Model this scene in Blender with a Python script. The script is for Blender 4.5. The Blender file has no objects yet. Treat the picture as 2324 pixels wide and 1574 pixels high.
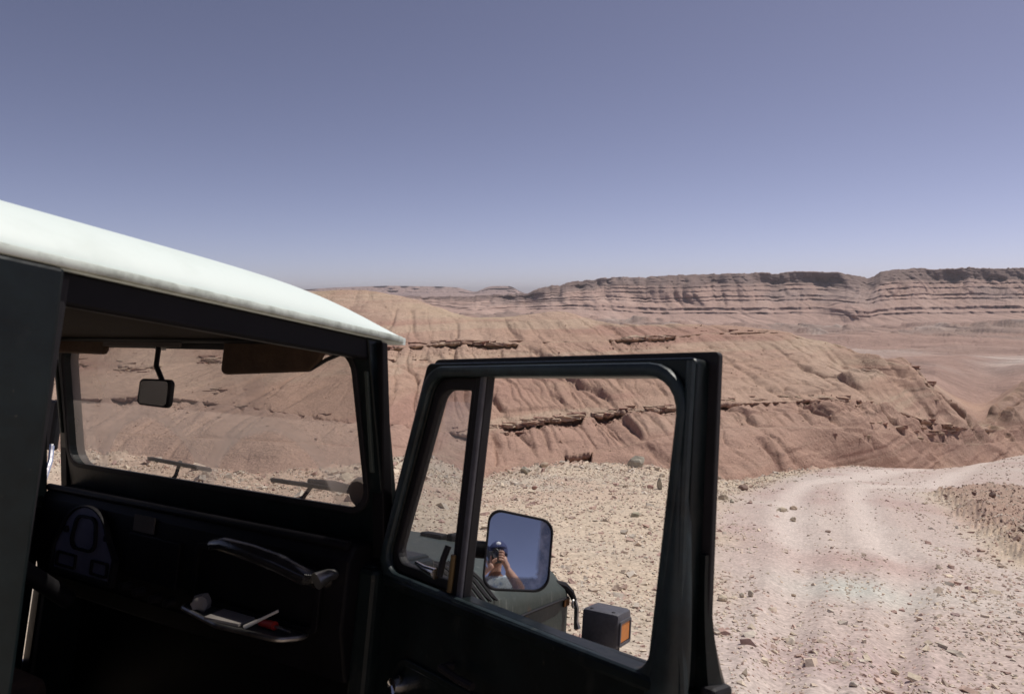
import bpy, bmesh, math, random
import numpy as np
from mathutils import Matrix, Vector

random.seed(7); RNG = np.random.default_rng(7)
sc = bpy.context.scene
COL = sc.collection

# ------------------------------------------------------------------ camera, sky, sun, exposure
CZ = 1.7                                    # eye height of the photographer
PITCH = math.radians(4.4)
FN = 1626.0; PCX, PCY = 1161.5, 787.0       # focal length and centre on a 2323 px wide frame
cam_d = bpy.data.cameras.new('camera'); cam = bpy.data.objects.new('camera', cam_d); COL.objects.link(cam)
cam.location = (0, 0, CZ); cam.rotation_euler = (math.pi/2 - PITCH, 0, 0)
cam_d.sensor_width = 36.0; cam_d.lens = 36.0*FN/2323.0
cam_d.clip_start = 0.02; cam_d.clip_end = 30000
cam_d.dof.use_dof = True; cam_d.dof.focus_distance = 7.0; cam_d.dof.aperture_fstop = 9.0
sc.camera = cam

SUN_AZ, SUN_EL = math.radians(58), math.radians(57)
SUN_DIR = Vector((math.sin(SUN_AZ)*math.cos(SUN_EL), math.cos(SUN_AZ)*math.cos(SUN_EL), math.sin(SUN_EL)))
world = bpy.data.worlds.new('World'); sc.world = world; world.use_nodes = True
wn = world.node_tree; wn.nodes.clear()
sky = wn.nodes.new('ShaderNodeTexSky'); sky.sky_type = 'NISHITA'; sky.sun_disc = False
sky.sun_elevation = SUN_EL; sky.sun_rotation = SUN_AZ
sky.altitude = 2500; sky.air_density = 0.6; sky.dust_density = 3.0; sky.ozone_density = 2.0
tint = wn.nodes.new('ShaderNodeMix'); tint.data_type = 'RGBA'; tint.blend_type = 'MULTIPLY'
tint.inputs[0].default_value = 1.0; tint.inputs[7].default_value = (1.14, 0.955, 0.985, 1)
bg = wn.nodes.new('ShaderNodeBackground'); bg.inputs[1].default_value = 0.084
wo = wn.nodes.new('ShaderNodeOutputWorld')
hsv = wn.nodes.new('ShaderNodeHueSaturation'); hsv.inputs['Saturation'].default_value = .82
wn.links.new(sky.outputs[0], hsv.inputs['Color']); wn.links.new(hsv.outputs[0], tint.inputs[6]); wn.links.new(tint.outputs[2], bg.inputs[0]); wn.links.new(bg.outputs[0], wo.inputs[0])
sun_d = bpy.data.lights.new('sun', 'SUN'); sun = bpy.data.objects.new('sun', sun_d); COL.objects.link(sun)
sun_d.energy = 3.2; sun_d.angle = math.radians(0.53); sun_d.color = (1.0, 0.95, 0.88)
sun.rotation_euler = SUN_DIR.to_track_quat('Z', 'Y').to_euler(); sun.location = (30, 20, 60)
sc.view_settings.view_transform = 'Standard'; sc.view_settings.look = 'None'
sc.view_settings.exposure = 0.22; sc.view_settings.gamma = 1.0
sc.cycles.max_bounces = 8; sc.cycles.transparent_max_bounces = 12
sc.cycles.use_denoising = True

FWD = np.array([0, math.cos(PITCH), -math.sin(PITCH)]); UPC = np.array([0, math.sin(PITCH), math.cos(PITCH)]); RGT = np.array([1., 0, 0])

# ------------------------------------------------------------------ noise
def hash2(ix, iy, s):
    h = (ix.astype(np.int64)*374761393 + iy.astype(np.int64)*668265263 + s*1442695041) & 0x7fffffff
    h = ((h ^ (h >> 13))*1274126177) & 0x7fffffff
    h = ((h ^ (h >> 15))*2246822519) & 0x7fffffff
    return (h & 0xffff)/65535.0*2-1
def vnoise(x, y, s=0):
    ix = np.floor(x); iy = np.floor(y); fx = x-ix; fy = y-iy
    fx = fx*fx*fx*(fx*(fx*6-15)+10); fy = fy*fy*fy*(fy*(fy*6-15)+10)
    a = hash2(ix, iy, s); b = hash2(ix+1, iy, s); c = hash2(ix, iy+1, s); d = hash2(ix+1, iy+1, s)
    return (a*(1-fx)+b*fx)*(1-fy)+(c*(1-fx)+d*fx)*fy
def fbm(x, y, o=4, s=0, g=.5):
    r = 0; a = 1; t = 0
    for i in range(o):
        r = r+a*vnoise(x, y, s+i*17); t += a; a *= g; x = x*2.03+5.2; y = y*2.03-3.1
    return r/t
def sstep(a, b, x):
    t = np.clip((x-a)/(b-a), 0, 1); return t*t*(3-2*t)
def cellr(x, s=0):            # random number of a 1-D cell
    return hash2(np.floor(x), np.zeros_like(x), s)*.5+.5

# ------------------------------------------------------------------ materials
MATS = {}
def nodemat(name):
    m = bpy.data.materials.new(name); m.use_nodes = True
    nt = m.node_tree; b = nt.nodes['Principled BSDF']
    return m, nt, b
def mat(name, col, rough=.5, metal=0., var=.0, vscale=8., bump=0., bscale=60., coat=0., spec=.5, col2=None, thr=None):
    """principled paint / metal / cloth with a procedural variation and fine relief"""
    if name in MATS: return MATS[name]
    m, nt, b = nodemat(name)
    b.inputs['Base Color'].default_value = (*col, 1); b.inputs['Roughness'].default_value = rough
    b.inputs['Metallic'].default_value = metal; b.inputs['Specular IOR Level'].default_value = spec
    b.inputs['Coat Weight'].default_value = coat
    tc = nt.nodes.new('ShaderNodeTexCoord')
    if var or col2:
        n = nt.nodes.new('ShaderNodeTexNoise'); n.inputs['Scale'].default_value = vscale; n.inputs['Detail'].default_value = 8; n.inputs['Roughness'].default_value = .65
        nt.links.new(tc.outputs['Object'], n.inputs['Vector'])
        r = nt.nodes.new('ShaderNodeValToRGB')
        lo, hi = thr or (.35, .65)
        r.color_ramp.elements[0].position = lo; r.color_ramp.elements[1].position = hi
        c2 = col2 or tuple(min(1, c*(1+var)) for c in col); c1 = col if col2 else tuple(c*(1-var) for c in col)
        r.color_ramp.elements[0].color = (*c1, 1); r.color_ramp.elements[1].color = (*c2, 1)
        nt.links.new(n.outputs['Fac'], r.inputs['Fac']); nt.links.new(r.outputs['Color'], b.inputs['Base Color'])
        rr = nt.nodes.new('ShaderNodeMapRange'); rr.inputs[3].default_value = max(.02, rough-.1); rr.inputs[4].default_value = min(1, rough+.15)
        nt.links.new(n.outputs['Fac'], rr.inputs[0]); nt.links.new(rr.outputs[0], b.inputs['Roughness'])
    if bump:
        n2 = nt.nodes.new('ShaderNodeTexNoise'); n2.inputs['Scale'].default_value = bscale; n2.inputs['Detail'].default_value = 5
        nt.links.new(tc.outputs['Object'], n2.inputs['Vector'])
        bp = nt.nodes.new('ShaderNodeBump'); bp.inputs['Strength'].default_value = bump; bp.inputs['Distance'].default_value = .01
        nt.links.new(n2.outputs['Fac'], bp.inputs['Height']); nt.links.new(bp.outputs['Normal'], b.inputs['Normal'])
    MATS[name] = m; return m
def glassmat(name, tintc=(.9, .9, .9), dust=.06, dustcol=(.6, .5, .42), arcs=None):
    if name in MATS: return MATS[name]
    m, nt, b = nodemat(name); nt.nodes.remove(b)
    out = nt.nodes['Material Output']
    tr = nt.nodes.new('ShaderNodeBsdfTransparent'); tr.inputs[0].default_value = (*tintc, 1)
    gl = nt.nodes.new('ShaderNodeBsdfGlossy'); gl.inputs['Roughness'].default_value = .01
    fr = nt.nodes.new('ShaderNodeFresnel'); fr.inputs[0].default_value = 1.5
    m1 = nt.nodes.new('ShaderNodeMixShader'); nt.links.new(fr.outputs[0], m1.inputs[0]); nt.links.new(tr.outputs[0], m1.inputs[1]); nt.links.new(gl.outputs[0], m1.inputs[2])
    tl = nt.nodes.new('ShaderNodeBsdfTranslucent'); tl.inputs[0].default_value = (*dustcol, 1)
    df = nt.nodes.new('ShaderNodeBsdfDiffuse'); df.inputs[0].default_value = (*dustcol, 1)
    m0 = nt.nodes.new('ShaderNodeMixShader'); m0.inputs[0].default_value = .5; nt.links.new(tl.outputs[0], m0.inputs[1]); nt.links.new(df.outputs[0], m0.inputs[2])
    tc = nt.nodes.new('ShaderNodeTexCoord'); n = nt.nodes.new('ShaderNodeTexNoise'); n.inputs['Scale'].default_value = 3; n.inputs['Detail'].default_value = 7
    nt.links.new(tc.outputs['Object'], n.inputs['Vector'])
    mr = nt.nodes.new('ShaderNodeMapRange'); mr.inputs[1].default_value = .3; mr.inputs[2].default_value = .75; mr.inputs[3].default_value = dust*.5; mr.inputs[4].default_value = dust*1.6
    nt.links.new(n.outputs['Fac'], mr.inputs[0])
    fac = mr.outputs[0]
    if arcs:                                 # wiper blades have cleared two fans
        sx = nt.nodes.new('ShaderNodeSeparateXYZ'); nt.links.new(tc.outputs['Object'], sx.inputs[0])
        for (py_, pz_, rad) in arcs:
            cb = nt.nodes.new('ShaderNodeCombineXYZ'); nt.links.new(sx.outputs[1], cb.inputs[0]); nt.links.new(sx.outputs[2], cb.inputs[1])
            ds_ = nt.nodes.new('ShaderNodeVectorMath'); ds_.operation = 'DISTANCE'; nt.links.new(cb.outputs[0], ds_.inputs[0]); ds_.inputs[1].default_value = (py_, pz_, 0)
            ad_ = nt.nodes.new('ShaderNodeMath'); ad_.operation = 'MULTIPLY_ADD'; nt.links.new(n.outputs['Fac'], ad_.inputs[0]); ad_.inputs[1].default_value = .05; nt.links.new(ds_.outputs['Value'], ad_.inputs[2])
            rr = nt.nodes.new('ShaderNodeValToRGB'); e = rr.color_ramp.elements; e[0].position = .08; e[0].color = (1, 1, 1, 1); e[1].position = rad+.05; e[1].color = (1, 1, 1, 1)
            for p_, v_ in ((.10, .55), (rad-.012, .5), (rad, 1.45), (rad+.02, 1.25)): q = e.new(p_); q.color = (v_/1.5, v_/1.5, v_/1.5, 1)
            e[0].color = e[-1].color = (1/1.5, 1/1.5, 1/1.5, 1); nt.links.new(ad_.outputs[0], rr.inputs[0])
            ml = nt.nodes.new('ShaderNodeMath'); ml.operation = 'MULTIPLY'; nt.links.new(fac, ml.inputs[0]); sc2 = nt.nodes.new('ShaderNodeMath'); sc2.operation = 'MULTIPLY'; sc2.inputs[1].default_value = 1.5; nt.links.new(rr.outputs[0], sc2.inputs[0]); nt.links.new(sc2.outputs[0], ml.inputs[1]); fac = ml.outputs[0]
    m2 = nt.nodes.new('ShaderNodeMixShader'); nt.links.new(fac, m2.inputs[0]); nt.links.new(m1.outputs[0], m2.inputs[1]); nt.links.new(m0.outputs[0], m2.inputs[2])
    nt.links.new(m2.outputs[0], out.inputs[0])
    MATS[name] = m; return m
def earthmat(name, scale=1.0, bumpd=.02, speck=.25, rough=.95, fine=40., coarse=2.0, bstr=.6, ridge=None):
    """soil: albedo from the mesh attribute, broken up with procedural grain and relief"""
    m, nt, b = nodemat(name)
    at = nt.nodes.new('ShaderNodeAttribute'); at.attribute_name = 'Col'
    geo = nt.nodes.new('ShaderNodeNewGeometry')
    n1 = nt.nodes.new('ShaderNodeTexNoise'); n1.inputs['Scale'].default_value = fine*scale; n1.inputs['Detail'].default_value = 6; n1.inputs['Roughness'].default_value = .7
    n2 = nt.nodes.new('ShaderNodeTexNoise'); n2.inputs['Scale'].default_value = coarse*scale; n2.inputs['Detail'].default_value = 9; n2.inputs['Roughness'].default_value = .62
    for n in (n1, n2): nt.links.new(geo.outputs['Position'], n.inputs['Vector'])
    mr = nt.nodes.new('ShaderNodeMapRange'); mr.inputs[1].default_value = .28; mr.inputs[2].default_value = .72; mr.inputs[3].default_value = 1-speck; mr.inputs[4].default_value = 1+speck
    nt.links.new(n1.outputs['Fac'], mr.inputs[0])
    mr2 = nt.nodes.new('ShaderNodeMapRange'); mr2.inputs[1].default_value = .3; mr2.inputs[2].default_value = .7; mr2.inputs[3].default_value = .88; mr2.inputs[4].default_value = 1.12
    nt.links.new(n2.outputs['Fac'], mr2.inputs[0])
    mu = nt.nodes.new('ShaderNodeMath'); mu.operation = 'MULTIPLY'; nt.links.new(mr.outputs[0], mu.inputs[0]); nt.links.new(mr2.outputs[0], mu.inputs[1])
    vm = nt.nodes.new('ShaderNodeVectorMath'); vm.operation = 'SCALE'; nt.links.new(at.outputs['Color'], vm.inputs[0]); nt.links.new(mu.outputs[0], vm.inputs['Scale'])
    nt.links.new(vm.outputs[0], b.inputs['Base Color']); b.inputs['Roughness'].default_value = rough; b.inputs['Specular IOR Level'].default_value = .15
    ad = nt.nodes.new('ShaderNodeMath'); ad.operation = 'ADD'; nt.links.new(n1.outputs['Fac'], ad.inputs[0]); nt.links.new(n2.outputs['Fac'], ad.inputs[1])
    bp = nt.nodes.new('ShaderNodeBump'); bp.inputs['Strength'].default_value = bstr; bp.inputs['Distance'].default_value = bumpd
    nt.links.new(ad.outputs[0], bp.inputs['Height'])
    if ridge:                                # branching rills and bedding lines
        for (sc_, stretch, dist, skew) in ridge:
            mp = nt.nodes.new('ShaderNodeMapping'); mp.inputs['Scale'].default_value = stretch; mp.inputs['Rotation'].default_value = (0, skew, 0)
            nt.links.new(geo.outputs['Position'], mp.inputs[0])
            nr = nt.nodes.new('ShaderNodeTexNoise'); nr.noise_type = 'RIDGED_MULTIFRACTAL'; nr.normalize = True
            nr.inputs['Scale'].default_value = sc_; nr.inputs['Detail'].default_value = 5; nr.inputs['Roughness'].default_value = .55; nr.inputs['Distortion'].default_value = .25
            nt.links.new(mp.outputs[0], nr.inputs['Vector'])
            b2 = nt.nodes.new('ShaderNodeBump'); b2.invert = True; b2.inputs['Strength'].default_value = 1.0; b2.inputs['Distance'].default_value = dist
            nt.links.new(nr.outputs['Fac'], b2.inputs['Height']); nt.links.new(bp.outputs['Normal'], b2.inputs['Normal']); bp = b2; nt.links.new(bp.outputs['Normal'], b.inputs['Normal'])
    MATS[name] = m; return m

def streaked(m, col, scale, stretch, lo, hi, amt=.8):
    """adds worn streaks of another colour to a paint made by mat()"""
    nt = m.node_tree; b = nt.nodes['Principled BSDF']; src = b.inputs['Base Color'].links[0].from_socket
    tc = nt.nodes.new('ShaderNodeTexCoord'); mp = nt.nodes.new('ShaderNodeMapping'); mp.inputs['Scale'].default_value = stretch
    n = nt.nodes.new('ShaderNodeTexNoise'); n.inputs['Scale'].default_value = scale; n.inputs['Detail'].default_value = 6; n.inputs['Roughness'].default_value = .6
    nt.links.new(tc.outputs['Object'], mp.inputs[0]); nt.links.new(mp.outputs[0], n.inputs['Vector'])
    mr = nt.nodes.new('ShaderNodeMapRange'); mr.inputs[1].default_value = lo; mr.inputs[2].default_value = hi; mr.inputs[3].default_value = 0; mr.inputs[4].default_value = amt
    nt.links.new(n.outputs['Fac'], mr.inputs[0])
    mx = nt.nodes.new('ShaderNodeMix'); mx.data_type = 'RGBA'; nt.links.new(mr.outputs[0], mx.inputs[0]); nt.links.new(src, mx.inputs[6]); mx.inputs[7].default_value = (*col, 1)
    nt.links.new(mx.outputs[2], b.inputs['Base Color'])
# ------------------------------------------------------------------ mesh helpers
def tag(o, label=None, cat=None, group=None, kind=None):
    for k, v_ in (('label', label), ('category', cat), ('group', group), ('kind', kind)):
        if v_: o[k] = v_
    return o
def obj(name, me, parent=None, m=None):
    o = bpy.data.objects.new(name, me); COL.objects.link(o)
    if m is not None and me is not None: me.materials.append(m)
    if parent is not None: o.parent = parent
    return o
def mk(name, verts, faces, m, parent=None, smooth=False, bevel=0., bseg=2, sub=0):
    me = bpy.data.meshes.new(name); me.from_pydata([tuple(map(float, v_)) for v_ in verts], [], faces); me.update()
    bm = bmesh.new(); bm.from_mesh(me); bmesh.ops.recalc_face_normals(bm, faces=bm.faces)
    if bevel:
        es = [e for e in bm.edges if len(e.link_faces) == 2 and e.calc_face_angle(0) > .5]
        bmesh.ops.bevel(bm, geom=es, offset=bevel, segments=bseg, profile=.5, affect='EDGES', clamp_overlap=True)
    bm.to_mesh(me); bm.free()
    if smooth:
        for p in me.polygons: p.use_smooth = True
        try: me.set_sharp_from_angle(angle=math.radians(40))
        except Exception: pass
    o = obj(name, me, parent, m)
    if sub:
        md = o.modifiers.new('subsurf', 'SUBSURF'); md.levels = sub; md.render_levels = sub
    return o
def npmesh(name, V, F, m, cols=None, parent=None, smooth=True):
    me = bpy.data.meshes.new(name); k = F.shape[1]
    me.vertices.add(len(V)); me.vertices.foreach_set('co', np.ascontiguousarray(V, np.float32).ravel())
    me.loops.add(F.size); me.loops.foreach_set('vertex_index', np.ascontiguousarray(F, np.int32).ravel())
    me.polygons.add(len(F)); me.polygons.foreach_set('loop_start', np.arange(0, F.size, k, dtype=np.int32)); 
    me.polygons.foreach_set('use_smooth', np.full(len(F), smooth))
    me.update(calc_edges=True); me.validate()
    if cols is not None:
        a = me.attributes.new('Col', 'FLOAT_COLOR', 'POINT')
        c4 = np.ones((len(V), 4), np.float32); c4[:, :3] = cols; a.data.foreach_set('color', c4.ravel())
    return obj(name, me, parent, m)
def rloop(corners, radii, seg=6):
    n = len(corners); out = []
    if not hasattr(radii, '__len__'): radii = [radii]*n
    for i in range(n):
        p = np.array(corners[i], float); a = np.array(corners[i-1], float); b = np.array(corners[(i+1) % n], float)
        u = (a-p)/np.linalg.norm(a-p); w = (b-p)/np.linalg.norm(b-p)
        ang = math.acos(max(-1, min(1, float(u@w)))); r = max(radii[i], 1e-4); d = r/math.tan(ang/2)
        c = p+(u+w)/np.linalg.norm(u+w)*r/math.sin(ang/2); s = p+u*d; e = p+w*d
        a0 = math.atan2(*(s-c)[::-1]); a1 = math.atan2(*(e-c)[::-1]); da = (a1-a0+math.pi) % (2*math.pi)-math.pi
        for k in range(seg+1):
            t = a0+da*k/seg; out.append((c[0]+r*math.cos(t), c[1]+r*math.sin(t)))
    return out
def ring(name, outer, inner, f, c0, c1, m, parent=None, bevel=0., smooth=False):
    n = len(outer); V = [f(*p, c) for loop, c in ((outer, c0), (inner, c0), (outer, c1), (inner, c1)) for p in loop]; F = []
    for i in range(n):
        j = (i+1) % n
        F += [(i, j, n+j, n+i), (2*n+i, 3*n+i, 3*n+j, 2*n+j), (i, 2*n+i, 2*n+j, j), (n+i, n+j, 3*n+j, 3*n+i)]
    return mk(name, V, F, m, parent, smooth, bevel)
def prism(name, loop, f, c0, c1, m, parent=None, bevel=0., smooth=False, bseg=2):
    n = len(loop); V = [f(*p, c0) for p in loop]+[f(*p, c1) for p in loop]
    F = [tuple(range(n)), tuple(range(2*n-1, n-1, -1))]+[(i, n+i, n+(i+1) % n, (i+1) % n) for i in range(n)]
    return mk(name, V, F, m, parent, smooth, bevel, bseg)
def box(name, a, b, m, parent=None, bevel=.004, rot=None, smooth=False):
    V = [(x, y, z) for x in (a[0], b[0]) for y in (a[1], b[1]) for z in (a[2], b[2])]
    if rot is not None:
        c = (Vector(a)+Vector(b))/2; V = [c+rot @ (Vector(v_)-c) for v_ in V]
    F = [(0, 1, 3, 2), (4, 6, 7, 5), (0, 4, 5, 1), (2, 3, 7, 6), (0, 2, 6, 4), (1, 5, 7, 3)]
    return mk(name, V, F, m, parent, smooth, bevel)
def tube_geo(pts, r, n=10, closed=False):
    pts = [Vector(p) for p in pts]; k = len(pts); V = []; F = []
    rs = r if hasattr(r, '__len__') else [r]*k
    up = None
    for i, p in enumerate(pts):
        t = (pts[(i+1) % k]-pts[i-1]) if closed else (pts[min(i+1, k-1)]-pts[max(i-1, 0)])
        t.normalize()
        if up is None: up = t.orthogonal()
        up = (up-t*up.dot(t)); up.normalize(); w = t.cross(up)
        for j in range(n):
            a = 2*math.pi*j/n; V.append(p+(up*math.cos(a)+w*math.sin(a))*rs[i])
    for i in range(k if closed else k-1):
        i2 = (i+1) % k
        for j in range(n): F.append((i*n+j, i*n+(j+1) % n, i2*n+(j+1) % n, i2*n+j))
    if not closed: F += [tuple(range(n-1, -1, -1)), tuple(range((k-1)*n, k*n))]
    return V, F
def tube(name, pts, r, m, parent=None, n=10, closed=False, smooth=True):
    V, F = tube_geo(pts, r, n, closed); return mk(name, V, F, m, parent, smooth)
def join_geo(lst):
    V = []; F = []
    for v_, f_ in lst:
        o = len(V); V += list(v_); F += [tuple(i+o for i in q) for q in f_]
    return V, F
def lathe(name, prof, f, m, parent=None, n=32, smooth=True):
    V = []; F = []
    for r, h in prof:
        for j in range(n):
            a = 2*math.pi*j/n; V.append(f(r*math.cos(a), r*math.sin(a), h))
    k = len(prof)
    for i in range(k-1):
        for j in range(n): F.append((i*n+j, i*n+(j+1) % n, (i+1)*n+(j+1) % n, (i+1)*n+j))
    if prof[0][0] > 1e-5: F.append(tuple(range(n-1, -1, -1)))
    if prof[-1][0] > 1e-5: F.append(tuple(range((k-1)*n, k*n)))
    return mk(name, V, F, m, parent, smooth)

# ------------------------------------------------------------------ the vehicle's frame on its slope
def _n(a): return a/np.linalg.norm(a)
def c2w(a): return RGT*a[0]-UPC*a[1]+FWD*a[2]
_ef = _n(np.array([2082-PCX, 1039-PCY, FN])); _el = np.array([-1700-PCX, 746-PCY, FN]); _el = _n(_el-_ef*(_el@_ef)); _eu = -np.cross(_ef, _el)
if _eu[1] > 0: _eu = -_eu
EF, EL, EU = c2w(_ef), c2w(_el), c2w(_eu)
CAMV = np.array([-1.348, -1.742, 1.63])     # photographer's eye seen from the vehicle
VORG = np.array([0, 0, CZ])-(EF*CAMV[0]+EL*CAMV[1]+EU*CAMV[2])
VMAT = Matrix(((EF[0], EL[0], EU[0], VORG[0]), (EF[1], EL[1], EU[1], VORG[1]), (EF[2], EL[2], EU[2], VORG[2]), (0, 0, 0, 1)))
def plane_z(x, y):                           # slope the vehicle stands on
    return VORG[2]-(EU[0]*(x-VORG[0])+EU[1]*(y-VORG[1]))/EU[2]

# ------------------------------------------------------------------ terrain: key lines of the land as points (bearing mark, dip mark, distance)
def land(pts):
    a = np.array(pts, float); px = a[:, 0]-PCX; py = a[:, 1]-PCY
    Yr = FN*math.cos(PITCH)-py*math.sin(PITCH); Zr = -FN*math.sin(PITCH)-py*math.cos(PITCH)
    return px/Yr, a[:, 2], CZ+Zr/Yr*a[:, 2]
RIM = land([(-600, 1005, 20), (160, 1015, 21), (420, 1055, 19), (620, 1072, 18.5), (820, 1060, 22), (900, 1035, 26), (1000, 1050, 27), (1080, 1085, 26), (1170, 1064, 29), (1250, 1052, 32), (1340, 1050, 34), (1440, 1054, 34), (1520, 1068, 33), (1640, 1092, 31), (1720, 1086, 34), (1830, 1064, 42), (1920, 1055, 47), (2050, 1063, 52), (2170, 1062, 58), (2260, 1045, 64), (2323, 1032, 70), (2600, 1010, 85), (2900, 1000, 100)])
def curve(c, u): return np.interp(u, c[0], c[1]), np.interp(u, c[0], c[2])
_us = np.linspace(-3.2, 3.2, 4001)
def smooth_curve(c, s=8):
    y, z = curve(c, _us); k = np.exp(-.5*(np.arange(-4*s, 4*s+1)/s)**2); k /= k.sum()
    f_ = lambda a: np.convolve(np.pad(a, 4*s, 'edge'), k, 'valid')
    return (_us, f_(y), f_(z))
RIM = smooth_curve(RIM, 9)
ROADL = ([1.5, 4, 8, 12, 16, 19, 24, 30, 36, 44, 60, 75], [.05, .22, .27, .285, .29, .30, .33, .37, .42, .47, .56, .62])
ROADR = ([1.5, 4, 8, 12, 15, 19, 24, 28, 31, 36, 44, 60, 75], [1.8, 1.5, 0.90, .695, .665, .635, .60, .585, .70, 1.1, 1.2, 1.2, 1.2])
def road_mask(u, Y):
    l = np.interp(Y, *ROADL); r = np.interp(Y, *ROADR); X = u*Y
    w = .3+Y*.02
    return sstep(-w, w, X-l*Y+.5*fbm(X*.5, Y*.5, 2, 5))*sstep(-w, w, r*Y-X+.4*fbm(X*.8, Y*.8, 2, 6))*sstep(72, 60, Y)
def bank_mask(u, Y):                         # dug-up soil bank on the right of the track
    X = u*Y; r = np.interp(Y, *ROADR)*Y
    jag = .35*fbm(X*1.3, Y*1.3, 3, 9)
    return sstep(-.10, .75, X-r-.25+jag+.18*fbm(X*4, Y*4, 2, 10))*sstep(33, 30.5, Y+.8*fbm(X*.7, Y*.7, 2, 12))*sstep(1.5, 5, Y)
def ground_height(X, Y, detail=True):
    X = np.asarray(X, float); Y = np.asarray(Y, float)
    Ys = np.maximum(Y, .5); u = np.clip(X/Ys, -3, 3)
    ry, rz = curve(RIM, u); t = np.clip(Ys/ry, 0, 1.2)
    pz = plane_z(X, Y); dz = rz-plane_z(u*ry, ry)
    z = pz+dz*sstep(.25, 1.0, t)*np.where(Y > .5, 1, 0)
    if detail:
        z0_ = z
        rm = road_mask(u, Ys); bk = bank_mask(u, Ys); d = np.hypot(X, Y)
        near = sstep(1.5, 6, np.hypot(X+1.0, Y-2.0))
        z = z+near*(.05*fbm(X*.35, Y*.35, 3, 1)+(.028*(1-rm)+.012)*fbm(X*1.7, Y*1.7, 4, 2)+.012*fbm(X*7, Y*7, 3, 3))
        l = np.interp(Ys, *ROADL)*Ys; r_ = np.minimum(np.interp(Ys, *ROADR), .75)*Ys; q = (X-l)/np.maximum(r_-l, .5)
        for c_ in (.3, .62): z = z-rm*.055*np.exp(-((q-c_)/.055)**2)+rm*.03*np.exp(-((np.abs(q-c_)-.10)/.04)**2)
        z = z+bk*(.36+.16*fbm(X*1.1, Y*1.1, 4, 21)+.10*fbm(X*3.5, Y*3.5, 3, 22))
        berm = sstep(.72, .93, t)*sstep(1.2, 1.0, t)*(1-rm)
        z = z+berm*(.22*fbm(X*.9, Y*.9, 4, 31)+.12*fbm(X*3, Y*3, 3, 32))
        z = z0_+(z-z0_)*sstep(1.6, 3.2, Y)
    return z

def offset(c, dy, dz): return (c[0], c[1]+dy, c[2]+dz)
BASE = smooth_curve(land([(-600, 985, 33), (160, 975, 33), (420, 990, 32), (640, 1000, 31), (820, 1012, 33), (900, 1012, 36), (1000, 1030, 38), (1110, 1062, 39), (1200, 1048, 41), (1310, 1030, 43), (1400, 1015, 44), (1480, 995, 45), (1560, 980, 46), (1640, 972, 47), (1800, 968, 49), (1960, 970, 52), (2040, 985, 57), (2120, 1004, 62), (2200, 1008, 70), (2323, 1000, 82), (2900, 985, 120)]), 7)
LED1 = smooth_curve(land([(-600, 925, 40), (160, 905, 40), (400, 903, 39.5), (640, 935, 38), (820, 965, 38), (900, 968, 40.5), (1000, 980, 42.5), (1080, 985, 44), (1110, 973, 46), (1180, 962, 48), (1260, 950, 50), (1390, 938, 51.5), (1530, 928, 52.5), (1640, 917, 53.5), (1750, 912, 55), (1860, 908, 56.5), (1945, 908, 58), (2020, 925, 61), (2100, 955, 65), (2200, 972, 72), (2323, 975, 86), (2900, 960, 124)]), 7)
LED2 = smooth_curve(land([(-600, 800, 58), (160, 826, 57), (320, 836, 56), (420, 822, 57), (560, 812, 58), (720, 800, 60), (880, 790, 62), (966, 784, 63.5), (1056, 776, 65), (1132, 783, 65), (1228, 776, 66), (1374, 772, 68), (1497, 768, 71), (1605, 756, 77), (1770, 753, 82), (1855, 783, 83), (1930, 803, 84), (2010, 822, 84), (2065, 834, 83), (2110, 880, 80), (2150, 925, 77), (2217, 968, 78), (2262, 958, 86), (2323, 915, 98), (2900, 930, 140)]), 6)
CREST = smooth_curve(land([(-600, 640, 86), (0, 645, 88), (400, 652, 90), (690, 659, 92), (760, 655, 93), (830, 653, 93), (879, 663, 92), (952, 678, 90), (1028, 707, 86), (1069, 718, 85), (1164, 716, 85), (1259, 702, 86), (1307, 712, 86), (1354, 728, 86), (1400, 739, 86), (1559, 734, 90), (1690, 739, 92), (1770, 750, 92), (1855, 780, 91), (1917, 797, 91), (1986, 815, 91), (2062, 829, 89), (2110, 872, 85), (2150, 918, 81), (2217, 962, 83), (2255, 940, 92), (2290, 895, 102), (2323, 868, 108), (2900, 910, 160)]), 6)
BEHIND = (_us, CREST[1]+45, np.minimum(CREST[2]-5, CZ-16.5))
WASH = smooth_curve(land([(-600, 812, 225), (1400, 812, 225), (1900, 806, 230), (2100, 806, 235), (2200, 815, 225), (2323, 818, 225), (2900, 815, 225)]), 10)
PLN1 = smooth_curve(land([(-600, 772, 420), (1400, 772, 420), (1800, 776, 420), (2000, 778, 420), (2323, 774, 420), (2900, 772, 420)]), 10)
PLN2 = smooth_curve(land([(-600, 752, 640), (900, 735, 640), (1400, 752, 640), (2000, 758, 640), (2323, 756, 640), (2900, 752, 640)]), 10)
FOOT = smooth_curve(land([(-600, 690, 880), (700, 688, 880), (900, 692, 880), (1040, 712, 880), (1170, 716, 890), (1290, 718, 890), (1400, 727, 890), (1480, 738, 880), (1700, 740, 880), (2000, 742, 880), (2323, 740, 880), (2900, 740, 880)]), 10)
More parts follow.
